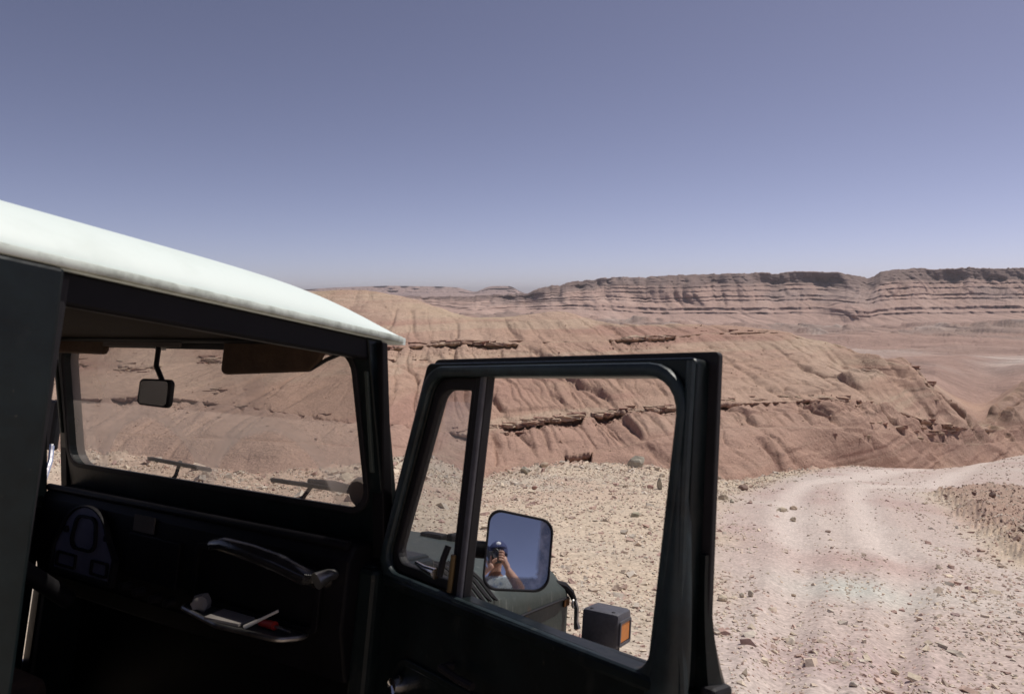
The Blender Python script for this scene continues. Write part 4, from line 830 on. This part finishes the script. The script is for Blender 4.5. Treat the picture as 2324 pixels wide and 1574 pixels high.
# scuffed fitting in the middle of the bonnet
box('windscreen_rest', (.98, -.16, hz_(1.0, -.1)-.004), (1.03, -.06, hz_(1.0, -.1)+.018), BLACK, hood, .006)
box('bonnet_stop', (1.00, -.20, hz_(1.0, -.18)-.004), (1.06, -.17, hz_(1.0, -.18)+.026), BLACK, hood, .008)
for s_ in (-1, 1):
    prism('engine_side_panel', [(.13, 1.036), (1.205, 1.012), (1.215, .80), (.13, .80)], lambda x, z, c, s_=s_: (x, s_*(.655-.046*(x-.13)/1.09-.004+c), z), -.02, 0, WORN, car, bevel=.003)
    # wing: flat top curving down at the front
    pr = [(.14, .80), (.30, .852), (.60, .868), (1.06, .868), (1.18, .850), (1.27, .79), (1.32, .69), (1.335, .56)]
    pr = [tuple(p) for p in np.array([[np.interp(t, np.linspace(0, 1, len(pr)), [p[k] for p in pr]) for k in (0, 1)] for t in np.linspace(0, 1, 29)])]
    V_ = []; F_ = []
    for x, z in pr:
        V_ += [(x, s_*.56, z), (x, s_*.80, z), (x, s_*.832, z-.006), (x, s_*.848, z-.022), (x, s_*.852, z-.075), (x, s_*.835, z-.078), (x, s_*.56, z-.03)]
    for i in range(len(pr)-1):
        for j in range(7): F_.append((i*7+j, i*7+(j+1) % 7, (i+1)*7+(j+1) % 7, (i+1)*7+j))
    F_ += [tuple(range(7)), tuple(range((len(pr)-1)*7, len(pr)*7))]
    mk('front_wing', V_, F_, PAINT, car, True)
    # indicator on top of the wing
    ind = box('indicator_lamp', (1.035, min(s_*.735, s_*.872), .912), (1.165, max(s_*.735, s_*.872), 1.028), GREYP, car, .014, smooth=True)
    box('indicator_base', (1.06, min(s_*.755, s_*.845), .862), (1.14, max(s_*.755, s_*.845), .915), BLACK, ind, .006)
    lz = box('amber_lens', (1.054, min(s_*.866, s_*.875), .930), (1.140, max(s_*.866, s_*.875), .994), AMBER, ind, .004)
    ring('lens_bezel', rloop([(1.044, .920), (1.150, .920), (1.150, 1.004), (1.044, 1.004)], .010), rloop([(1.053, .929), (1.141, .929), (1.141, .995), (1.053, .995)], .006), lambda x, z, c, s_=s_: (x, s_*(.870+c), z), 0, .0075, GREYP, ind)
    box('amber_lens', (1.163, min(s_*.75, s_*.86), .925), (1.170, max(s_*.75, s_*.86), 1.0), AMBER, ind, .002)
    for dx in (1.07, 1.13): lathe('screw_hole', [(0, .001), (.006, .0012), (.007, 0)], lambda a, b, h, dx=dx, s_=s_: (1.055+a, s_*(.765 if dx < 1.1 else .845)+b, 1.0285+h), BLACK, ind, 10)
    # bonnet strap and lever catch
    xk = 1.185; yk = -s_*-.0+s_*.604
    lt = tube('bonnet_catch', [(1.13, s_*.585, 1.073), (1.165, s_*.606, 1.058), (1.19, s_*.622, 1.035), (1.205, s_*.632, 1.005)], [.010, .016, .013, .010], BLACK, car, 8)
    tube('catch_hook', [(1.205, s_*.632, 1.01), (1.212, s_*.640, .975), (1.212, s_*.641, .93), (1.218, s_*.645, .905)], [.007, .010, .009, .014], STEEL, lt, 8)
    tube('catch_ring', [(1.195+.012*math.cos(a), s_*.634, .995+.014*math.sin(a)) for a in np.linspace(0, 2*math.pi, 12, endpoint=False)], .004, STEEL, lt, 6, closed=True)
    box('rusty_corner', (1.155, s_*.612-.004, .985), (1.20, s_*.612+.004, 1.012), RUST, car, .002)
    # headlamps, wheels
    hl = lathe('headlamp', [(0, .03), (.05, .028), (.085, .012), (.09, 0), (.09, -.05)], lambda a, b, h, s_=s_: (1.24+h, s_*.40+a, .90+b), CHROME, car, 24)
    for xw in (.90, -1.33):
        yw = s_*.68
        wh = lathe('wheel', [(.20, -.10), (.30, -.105), (.355, -.09), (.372, -.05), (.375, 0), (.372, .05), (.355, .09), (.30, .105), (.20, .10)], lambda a, b, h, xw=xw, yw=yw: (xw+a, yw+h, .376+b), TYRE, car, 40)
        lathe('rim', [(0, .05), (.06, .06), (.08, .03), (.17, .03), (.20, .09), (.205, .06), (.205, -.06)], lambda a, b, h, xw=xw, yw=yw, s_=s_: (xw+a, yw+s_*h, .376+b), WORN, wh, 32)
box('front_bumper', (1.36, -.76, .52), (1.42, .76, .66), BLACK, car, .012)
ring('grille_surround', rloop([(-.58, .80), (.58, .80), (.58, 1.01), (-.58, 1.01)], .09), rloop([(-.22, .83), (.22, .83), (.22, .98), (-.22, .98)], .02), lambda y, z, c: (1.215+c, y, z), 0, .03, ROOFM, car, bevel=.004)
for k in range(8): box('grille_bar', (1.215, -.22, .838+.018*k), (1.222, .22, .846+.018*k), BLACK, car, .001)
box('radiator', (1.14, -.45, .60), (1.17, .45, 1.0), BLACK, car, .004)

# ---- the open passenger door: (along the door, outwards, up)
door = bpy.data.objects.new('passenger_door', None)
DM = lambda l, z, n: (l, n, z)
lowpan = [(-.02, .625), (.838, .625), (.846, 1.262), (-.035, 1.275)]
door = prism('passenger_door', rloop(lowpan, [.03, .06, .015, .015]), DM, -.045, -.004, PAINT, car, bevel=.006)
door.location = (.052, -.672, 0); door.rotation_euler = (0, 0, math.atan2(-.947, -.322)); door['label'] = 'open passenger door with its window wound down'
prism('outer_skin', rloop([(-.03, .61), (.857, .61), (.866, 1.270), (-.045, 1.255)], [.03, .08, .03, .03]), DM, -.004, .042, PAINT, door, bevel=.018)
fo = rloop([(-.032, 1.262), (.832, 1.262), (.829, 1.758), (.108, 1.759)], [.01, .01, .012, .02]); fi = rloop([(.018, 1.283), (.772, 1.272), (.806, 1.728), (.148, 1.728)], [.04, .035, .058, .055])
ring('window_frame', fo, fi, DM, -.040, -.002, PAINT, door, bevel=.004)
ring('weather_flange', rloop([(-.052, 1.24), (.849, 1.24), (.846, 1.771), (.090, 1.772)], [.01, .01, .008, .02]), rloop([(-.01, 1.27), (.812, 1.27), (.812, 1.743), (.124, 1.743)], .03), DM, -.006, .006, BLACK, door, bevel=.002)
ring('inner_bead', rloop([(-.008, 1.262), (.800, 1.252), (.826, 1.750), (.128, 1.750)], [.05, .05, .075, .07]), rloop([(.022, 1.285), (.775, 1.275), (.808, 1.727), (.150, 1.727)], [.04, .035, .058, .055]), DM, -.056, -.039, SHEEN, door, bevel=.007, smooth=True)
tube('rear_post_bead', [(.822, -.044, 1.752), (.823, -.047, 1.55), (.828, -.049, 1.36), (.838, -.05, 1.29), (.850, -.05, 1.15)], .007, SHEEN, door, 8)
for k, (l_, z_) in enumerate([(.30, 1.752), (.50, 1.752), (.68, 1.752), (.818, 1.62), (.820, 1.48), (.822, 1.36), (.15, 1.26), (.45, 1.255), (.70, 1.252)]):
    lathe('screw', [(0, .0035), (.004, .003), (.0055, 0)], lambda a, b, h, l_=l_, z_=z_: (l_+a, -.0405-h, z_+b-.012), STEEL, door, 10)
# swept reinforcement running from the rear post into the door panel
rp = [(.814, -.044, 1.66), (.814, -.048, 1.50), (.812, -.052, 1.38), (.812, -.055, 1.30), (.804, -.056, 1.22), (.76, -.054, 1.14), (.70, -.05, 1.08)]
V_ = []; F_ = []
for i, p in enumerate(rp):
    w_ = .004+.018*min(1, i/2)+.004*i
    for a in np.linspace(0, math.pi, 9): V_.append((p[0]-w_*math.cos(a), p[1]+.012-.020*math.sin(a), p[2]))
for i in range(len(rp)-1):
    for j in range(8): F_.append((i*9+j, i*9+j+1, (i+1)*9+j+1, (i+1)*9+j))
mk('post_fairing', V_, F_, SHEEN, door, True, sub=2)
V_ = []; F_ = []; zf = np.linspace(1.46, 1.255, 12)
for z in zf:
    k = ((1.46-z)/.205)**2; V_ += [(.79, -.004, z), (.79, .004+.036*k, z), (.838+.020*k, .004+.038*k, z), (.846+.022*k, -.002+.02*k, z), (.842+.018*k, -.012, z)]
for i in range(11):
    for j in range(5): F_.append((i*5+j, i*5+(j+1) % 5, (i+1)*5+(j+1) % 5, (i+1)*5+j))
F_ += [(0, 1, 2, 3, 4), tuple(55+j for j in range(5))]
mk('belt_flare', V_, F_, PAINT, door, True)
box('sill_capping', (.03, -.060, 1.250), (.80, -.036, 1.276), PAINT, door, .008)
box('window_channel', (.262, -.036, 1.262), (.262+.036, -.010, 1.74), BLACK, door, .005)
box('channel_trim', (.286, -.043, 1.262), (.299, -.034, 1.735), GREYP, door, .003)
for nm_, dl in (('window_channel', .022), ('channel_trim', .022)):
    o_ = [c_ for c_ in door.children if c_.name.startswith(nm_)][0]
    for v_ in o_.data.vertices: v_.co.x += dl*(v_.co.z-1.27)/.46
qo = rloop([(.018, 1.283), (.266, 1.281), (.288, 1.728), (.148, 1.728)], [.04, .008, .008, .055]); qi = rloop([(.040, 1.303), (.252, 1.304), (.270, 1.700), (.166, 1.700)], [.03, .006, .006, .040])
ring('quarter_window_seal', qo, qi, DM, -.034, -.010, BLACK, door, bevel=.004)
qg = prism('quarter_window_glass', qi, lambda l, z, n: (l, -.022, z), 0, 0, VENT, door)
bm = bmesh.new(); bm.from_mesh(qg.data); bm.faces.ensure_lookup_table(); big = [f for f in bm.faces if len(f.verts) > 10]
bmesh.ops.delete(bm, geom=[f for f in bm.faces if f is not big[0]], context='FACES'); bm.to_mesh(qg.data); bm.free()
tube('quarter_window_latch', [(.135, -.040, 1.318), (.19, -.055, 1.316), (.236, -.060, 1.316)], [.004, .008, .011], CHROME, door, 10)
tube('latch_post', [(.236, -.05, 1.31), (.238, -.045, 1.345), (.240, -.036, 1.372)], .007, BLACK, door, 8)
tube('channel_rod', [(.268, -.045, 1.285), (.272, -.045, 1.36)], .006, mat('brass', (.16, .11, .05), .5, .6, var=.2, vscale=30), door, 8)
ring('door_card_bead', rloop([(.10, .74), (.62, .74), (.62, 1.12), (.10, 1.12)], .05), rloop([(.115, .755), (.605, .755), (.605, 1.105), (.115, 1.105)], .04), DM, -.053, -.044, PAINT, door, bevel=.003)
lathe('window_crank', [(0, .03), (.016, .028), (.02, .012), (.02, 0)], lambda a, b, h: (.131+a, -.045-h, 1.063+b), CHROME, door, 16)
tube('crank_arm', [(.131, -.072, 1.063), (.16, -.078, 1.02), (.185, -.08, .985)], .006, CHROME, door, 8); lathe('crank_knob', [(0, .035), (.012, .033), (.013, 0)], lambda a, b, h: (.185+a, -.078-h, .985+b), BLACK, door, 12)
tube('door_handle', [(.30, -.046, 1.15), (.30, -.075, 1.15), (.36, -.08, 1.147), (.40, -.076, 1.145)], .008, BLACK, door, 8)
box('latch_plate', (.838, -.04, .98), (.850, -.006, 1.10), STEEL, door, .003)
box('rear_edge_buffer', (.846, -.02, .90), (.874, .030, 1.276), BLACK, door, .008)
for z in (.78, 1.12): box('door_hinge', (-.05, .002, z), (.09, .022, z+.05), PAINT, door, .005)
# door mirror: convex glass in a rounded shell on a short black arm
MW = Vector((.06, -.993, 1.364)); tocam = (Vector(CAMV)-MW).normalized(); V3 = np.array([_ef, _el, _eu])
imr = Vector(V3@np.array([1., 0, 0])); imd = Vector(V3@np.array([0, 1., 0]))
mn = (tocam+imr*.0700+imd*.003).normalized(); ma = (imr-mn*imr.dot(mn)).normalized(); mb_ = mn.cross(ma)
if mb_.dot(imd) > 0: mb_ = -mb_
DL = Matrix.Translation((.052, -.672, 0)) @ Matrix.Rotation(math.atan2(-.947, -.322), 4, 'Z'); DI = DL.inverted()
MF = lambda a, b, c: DI @ (MW+ma*a+mb_*b+mn*c)
mo = rloop([(-.082, -.080), (.062, -.086), (.077, .064), (-.066, .093)], [.030, .034, .030, .026], 8); mi = scaled(mo, .935)
n_ = len(mo); V_ = []; F_ = []
prof = [(1.0, .002), (1.0, -.010), (.97, -.022), (.85, -.034), (.6, -.042), (.25, -.046)]
for k, dz in prof: V_ += [MF(*p, dz) for p in scaled(mo, k)]
for i in range(len(prof)-1):
    for j in range(n_): F_.append((i*n_+j, i*n_+(j+1) % n_, (i+1)*n_+(j+1) % n_, (i+1)*n_+j))
F_.append(tuple(range((len(prof)-1)*n_, len(prof)*n_)))
mk('mirror_housing', V_, F_, BLACK, door, True)
ring('mirror_rim', mo, mi, MF, -.002, .007, BLACK, door, bevel=.0025)
R_ = 1.7; V_ = [MF(*np.mean(np.array(mi), 0), .004)]; F_ = []; c0 = np.mean(np.array(mi), 0); NRG = 14; UVm = [(0, 0)]
for k in range(1, NRG+1):
    for p in scaled(mi, k/NRG*1.01): r2q = (p[0]-c0[0])**2+(p[1]-c0[1])**2; V_.append(MF(p[0], p[1], .004-r2q/(2*R_)))
for j in range(n_): F_.append((0, 1+j, 1+(j+1) % n_))
for k in range(NRG-1):
    for j in range(n_): F_.append((1+k*n_+j, 1+(k+1)*n_+j, 1+(k+1)*n_+(j+1) % n_, 1+k*n_+(j+1) % n_))
me = bpy.data.meshes.new('mirror_glass'); me.from_pydata([tuple(v_) for v_ in V_], [], F_); me.update()
nvec = DI.to_3x3() @ mn
bm = bmesh.new(); bm.from_mesh(me); bmesh.ops.recalc_face_normals(bm, faces=bm.faces); bm.normal_update()
if sum((f.normal.dot(nvec) for f in bm.faces)) < 0: bmesh.ops.reverse_faces(bm, faces=bm.faces)
bm.to_mesh(me); bm.free()
for p in me.polygons: p.use_smooth = True
at_ = me.attributes.new('stain', 'FLOAT', 'POINT')   # blind silvering along the right and lower edges
pl_ = [tuple(c0)]+[p for k in range(1, NRG+1) for p in scaled(mi, k/NRG*1.01)]
at_.data.foreach_set('value', [float(max(sstep(.040, .044, p[0]-.10*p[1]), sstep(-.052, -.056, p[1]+.03*p[0]))) for p in pl_])
MG, nt_, b_ = nodemat('stained_mirror'); b_.inputs['Metallic'].default_value = 1; b_.inputs['Base Color'].default_value = (.85, .88, .92, 1); b_.inputs['Roughness'].default_value = .02
df = nt_.nodes.new('ShaderNodeBsdfDiffuse'); nz = nt_.nodes.new('ShaderNodeTexNoise'); nz.inputs['Scale'].default_value = 45; nz.inputs['Detail'].default_value = 6
rp_ = nt_.nodes.new('ShaderNodeValToRGB'); rp_.color_ramp.elements[0].color = (.10, .10, .13, 1); rp_.color_ramp.elements[1].color = (.35, .34, .38, 1); rp_.color_ramp.elements[0].position = .4; rp_.color_ramp.elements[1].position = .62
tcn = nt_.nodes.new('ShaderNodeTexCoord'); nt_.links.new(tcn.outputs['Object'], nz.inputs['Vector']); nt_.links.new(nz.outputs['Fac'], rp_.inputs['Fac']); nt_.links.new(rp_.outputs['Color'], df.inputs[0])
atn = nt_.nodes.new('ShaderNodeAttribute'); atn.attribute_name = 'stain'; mm_ = nt_.nodes.new('ShaderNodeMath'); mm_.operation = 'MULTIPLY'; mm_.inputs[1].default_value = .72; nt_.links.new(atn.outputs['Fac'], mm_.inputs[0])
mx = nt_.nodes.new('ShaderNodeMixShader'); nt_.links.new(mm_.outputs[0], mx.inputs[0]); nt_.links.new(b_.outputs[0], mx.inputs[1]); nt_.links.new(df.outputs[0], mx.inputs[2]); nt_.links.new(mx.outputs[0], nt_.nodes['Material Output'].inputs[0])
obj('mirror_glass', me, door, MG)
tube('mirror_arm', [MF(-.045, .0, -.035), MF(-.09, .004, -.035), DI @ Vector((.062, -.845, 1.350)), DI @ Vector((.058, -.838, 1.349))], [.019, .019, .018, .010], BLACK, door, 14)
tube('mirror_stalk', [DI @ Vector((.060, -.870, 1.35)), DI @ Vector((.030, -.885, 1.30)), DI @ Vector((.012, -.89, 1.235))], .010, BLACK, door, 10)

# ---- things lying in the parcel tray
def in_car(name, V_, F_, m, label, cat):
    o = mk(name, [VMAT @ Vector(v_) for v_ in V_], F_, m, None, True); tag(o, label, cat, 'odds and ends in the parcel tray'); return o
REDP = mat('red_plastic', (.45, .03, .02), .4, var=.1, vscale=20); PALEP = mat('pale_stick', (.75, .72, .66), .5, var=.1, vscale=20); PAPER = mat('paper', (.33, .30, .28), .8, var=.15, vscale=12)
sd_ = bpy.data.objects.new('screwdriver', None); COL.objects.link(sd_); sd_.matrix_world = VMAT @ Matrix.Translation((-.10, -.45, 1.125)); tag(sd_, 'screwdriver with red handle lying in the parcel tray', 'screwdriver', 'odds and ends in the parcel tray')
tube('handle', [(-.01, .03, .010), (-.015, -.02, .013)], [.009, .010], REDP, sd_, 10); tube('shaft', [(-.015, -.02, .012), (-.022, -.075, .012)], .003, STEEL, sd_, 8)
V_, F_ = tube_geo([(-.145, -.405, 1.128), (-.13, -.44, 1.150), (-.115, -.475, 1.172)], [.005, .0035, .003], 8); in_car('pencil', V_, F_, PALEP, 'thin white pencil leaning up out of the parcel tray', 'pencil')
V_ = [(-.08, -.26, 1.127), (-.165, -.29, 1.127), (-.15, -.39, 1.127), (-.075, -.37, 1.127)]; V_ += [(x, y, z+.006) for x, y, z in V_]
in_car('folded_map', V_, [(0, 1, 2, 3), (7, 6, 5, 4), (0, 4, 5, 1), (1, 5, 6, 2), (2, 6, 7, 3), (3, 7, 4, 0)], PAPER, 'folded pale map lying flat in the parcel tray', 'map')
bm = bmesh.new(); bmesh.ops.create_icosphere(bm, subdivisions=2, radius=.022)
for v_ in bm.verts: v_.co = v_.co*(1+.35*math.sin(v_.co.x*210)*math.sin(v_.co.y*170+1)); 
V_ = [tuple(v_.co+Vector((-.115, -.215, 1.142))) for v_ in bm.verts]; F_ = [tuple(v_.index for v_ in f.verts) for f in bm.faces]; bm.free()
in_car('crumpled_paper', V_, F_, PAPER, 'crumpled ball of pale paper at the left end of the parcel tray', 'paper')

# ------------------------------------------------------------------ the photographer, seen in the door mirror
SKIN = mat('skin', (.42, .24, .17), .5, var=.12, vscale=25); SHIRT = mat('pale_cotton_shirt', (.62, .70, .72), .85, col2=(.25, .33, .45), vscale=14, thr=(.48, .6), bump=.2, bscale=150, spec=.1)
TROU = mat('khaki_trousers', (.20, .17, .12), .85, var=.15, vscale=12, bump=.2, bscale=120, spec=.1); CAPM = mat('navy_cap', (.05, .06, .13), .8, var=.1, vscale=20, spec=.1); CAMB = mat('black_camera_body', (.02, .02, .022), .4, var=.2, vscale=40); SHOE = mat('brown_leather', (.08, .05, .03), .6, var=.2, vscale=20); WHITEC = mat('white_cloth', (.75, .75, .74), .85, var=.05, vscale=20)
gz_ = float(ground_height(np.array([.03]), np.array([-.28]), False)[0])
def P(x, y, z): return (x, y, CZ+z)
def skin_obj(name, chains, m, parent=None, sub=2):
    V_ = []; E_ = []; R__ = []; roots = []
    idx = {}
    for ch in chains:
        prev = None
        for k, (p, r) in enumerate(ch):
            key = tuple(round(q, 4) for q in p)
            if key not in idx:
                idx[key] = len(V_); V_.append(p); R__.append(r)
            if prev is not None: E_.append((prev, idx[key]))
            else: roots.append(idx[key])
            prev = idx[key]
    me = bpy.data.meshes.new(name); me.from_pydata(V_, E_, []); o = obj(name, me, parent, m)
    md = o.modifiers.new('skin', 'SKIN'); md.use_smooth_shade = True
    lay_ = me.skin_vertices[0]
    for i, r in enumerate(R__): lay_.data[i].radius = (r, r) if not hasattr(r, '__len__') else r
    seen = set(); adj = {i: [] for i in range(len(V_))}
    for a, b in E_: adj[a].append(b); adj[b].append(a)
    for i in range(len(V_)):
        if i in seen: continue
        lay_.data[i].use_root = True; stk = [i]
        while stk:
            q = stk.pop()
            if q in seen: continue
            seen.add(q); stk += adj[q]
    s2 = o.modifiers.new('subsurf', 'SUBSURF'); s2.levels = sub; s2.render_levels = sub
    return o
pel = P(.03, -.30, -.75); che = P(.03, -.285, -.36); nk = P(.03, -.26, -.16); nk2 = P(.03, -.225, -.10)
sR, sL = P(.21, -.28, -.24), P(-.15, -.28, -.24); eR, eL = P(.27, -.12, -.43), P(-.17, -.11, -.44); wR, wL = P(.115, -.075, -.085), P(-.055, -.05, -.11)
hipR, hipL = P(.12, -.30, -.82), P(-.06, -.30, -.82); knR, knL = (.14, -.27, gz_+.50), (-.10, -.26, gz_+.50); anR, anL = (.15, -.31, gz_+.09), (-.11, -.30, gz_+.09)
hc = P(.03, -.195, .005)
body = skin_obj('person', [
    [(pel, .14), (P(.03, -.30, -.55), .13), (che, .15), (P(.03, -.28, -.24), .12), (nk, .058), (nk2, .055), (P(.03, -.195, -.045), .075), (hc, .094), (P(.03, -.20, .07), .080)],
    [(P(.03, -.28, -.24), .12), (sR, .068), (((sR[0]+eR[0])/2, (sR[1]+eR[1])/2, (sR[2]+eR[2])/2), .052), (eR, .042), (((eR[0]+wR[0])/2+.01, (eR[1]+wR[1])/2, (eR[2]+wR[2])/2), .040), (wR, .027), (P(.092, -.072, -.045), .034), (P(.082, -.075, -.015), .028)],
    [(P(.03, -.28, -.24), .12), (sL, .068), (((sL[0]+eL[0])/2, (sL[1]+eL[1])/2, (sL[2]+eL[2])/2), .052), (eL, .042), (((eL[0]+wL[0])/2-.01, (eL[1]+wL[1])/2, (eL[2]+wL[2])/2), .040), (wL, .027), (P(-.035, -.045, -.085), .034), (P(-.02, -.045, -.07), .026)],
    [(pel, .14), (hipR, .095), (knR, .060), (((knR[0]+anR[0])/2, -.30, (knR[2]+anR[2])/2+.05), .058), (anR, .040), ((.155, -.20, gz_+.035), .038)],
    [(pel, .14), (hipL, .095), (knL, .060), (((knL[0]+anL[0])/2, -.30, (knL[2]+anL[2])/2+.05), .058), (anL, .040), ((-.115, -.19, gz_+.035), .038)],
] + [[(P(.088, -.07, -.03+.018*k), .010), (P(.072, -.034+.002*k, -.030+.018*k), .009), (P(.044, -.034, -.026+.017*k), .0085), (P(.030, -.036, -.024+.017*k), .008)] for k in range(-1, 3)]
  + [[(P(.078, -.085, -.03), .011), (P(.066, -.105, -.012), .010), (P(.05, -.106, .0), .009)]]
  + [[(P(-.032+.0*k, -.05, -.075), .010), (P(-.030, -.078+.018*k, -.056), .009), (P(-.004, -.078+.018*k, -.046), .0085), (P(.018, -.076+.017*k, -.040), .008)] for k in range(1, 4)]
  + [[(P(-.045, -.05, -.07), .011), (P(-.046, -.045, -.035), .010), (P(-.038, -.042, -.012), .009)]], SKIN)
tag(body, 'person in pale shirt and dark cap holding a camera, reflected in the door mirror', 'person')
# nose, ears, mouth and eyes worked on the head
def blob(name, c, r, m, parent=body, sub=2):
    bm = bmesh.new(); bmesh.ops.create_icosphere(bm, subdivisions=sub, radius=1)
    for v_ in bm.verts: v_.co = Vector((v_.co.x*r[0], v_.co.y*r[1], v_.co.z*r[2]))+Vector(c)
    me = bpy.data.meshes.new(name); bm.to_mesh(me); bm.free()
    for p in me.polygons: p.use_smooth = True
    return obj(name, me, parent, m)
blob('nose', P(.035, -.108, -.035), (.014, .02, .024), SKIN); blob('mouth', P(.035, -.118, -.078), (.026, .010, .008), mat('lips', (.30, .12, .10), .5, var=.1))
for s_ in (-1, 1): blob('ear', P(.03+s_*.092, -.20, -.015), (.012, .022, .034), SKIN); blob('eye', P(.033+s_*.033, -.116, .0), (.013, .010, .010), mat('eye', (.55, .52, .48), .2, var=.1))
blob('hair', P(.03, -.225, .02), (.097, .092, .095), mat('dark_hair', (.03, .022, .018), .7, var=.3, vscale=60), sub=3)
cp = lathe('cap', [(.104, .035), (.106, .06), (.098, .095), (.07, .12), (.03, .13), (0, .131)], lambda a, b, h: (.03+a, -.20+b*1.08, CZ+h), CAPM, body, 28)
prism('cap_peak', [(-.055, -.10), (.115, -.10)]+[(.03+.085*math.cos(a), -.10+.05*math.sin(a)) for a in np.linspace(.2, math.pi-.2, 9)], lambda x, y, c: (x, y, CZ+.052+c+(y+.1)*-.1), 0, .006, CAPM, cp)
blob('cap_badge', P(.03, -.10, .085), (.028, .012, .018), WHITEC, cp)
def thick(ch, k): return [(p, r*k if not hasattr(r, '__len__') else r) for p, r in ch]
skin_obj('shirt', [[(P(.03, -.30, -1.0), .17), (P(.03, -.30, -.86), .175), (P(.03, -.30, -.55), .158), (che, .168), (P(.03, -.28, -.25), .135), (P(.03, -.265, -.185), .075)], [(P(.03, -.28, -.25), .135), (sR, .082), (((sR[0]*.45+eR[0]*.55), (sR[1]*.45+eR[1]*.55), (sR[2]*.45+eR[2]*.55)), .068)], [(P(.03, -.28, -.25), .135), (sL, .082), (((sL[0]*.45+eL[0]*.55), (sL[1]*.45+eL[1]*.55), (sL[2]*.45+eL[2]*.55)), .068)]], SHIRT, body)
skin_obj('trousers', [[(P(.03, -.30, -.58), .15), (P(.03, -.30, -.80), .16), (hipR, .115), (knR, .078), (anR, .060)], [(P(.03, -.30, -.80), .16), (hipL, .115), (knL, .078), (anL, .060)]], TROU, body)
for a_ in (anR, anL): blob('shoe', (a_[0]+.004, a_[1]+.06, gz_+.045), (.050, .135, .048), SHOE)
hcam = bpy.data.objects.new('handheld_camera', None); COL.objects.link(hcam); hcam.location = (0, -.075, CZ-.005); tag(hcam, 'black camera held to the eye by the person in the door mirror', 'camera')
box('camera_body', (-.068, -.018, -.045), (.068, .012, .035), CAMB, hcam, .006); box('prism_hump', (-.024, -.018, .03), (.024, .014, .058), CAMB, hcam, .008)
lathe('camera_lens', [(.0, .0), (.030, 0), (.031, .03), (.033, .048), (.030, .050), (.026, .040), (0, .036)], lambda a, b, h: (a, .010+h*.9, b), CAMB, hcam, 28)
lathe('shutter_dial', [(.012, 0), (.012, .010), (0, .011)], lambda a, b, h: (.045+a, -.003+b, .035+h), STEEL, hcam, 16)

# ------------------------------------------------------------------ dusty air
hz = box('haze', (-39000, -120, -75), (39000, 12600, 62), None, None, 0)
hm_, nt_, b_ = nodemat('dusty_air'); nt_.nodes.remove(b_); pv = nt_.nodes.new('ShaderNodeVolumePrincipled'); pv.inputs['Density'].default_value = 1.1e-4
pv.inputs['Color'].default_value = (.90, .88, .92, 1); nt_.links.new(pv.outputs[0], nt_.nodes['Material Output'].inputs['Volume']); hz.data.materials.append(hm_)
tag(hz, 'thin pale dusty haze lying over the valley', 'haze', kind='stuff')
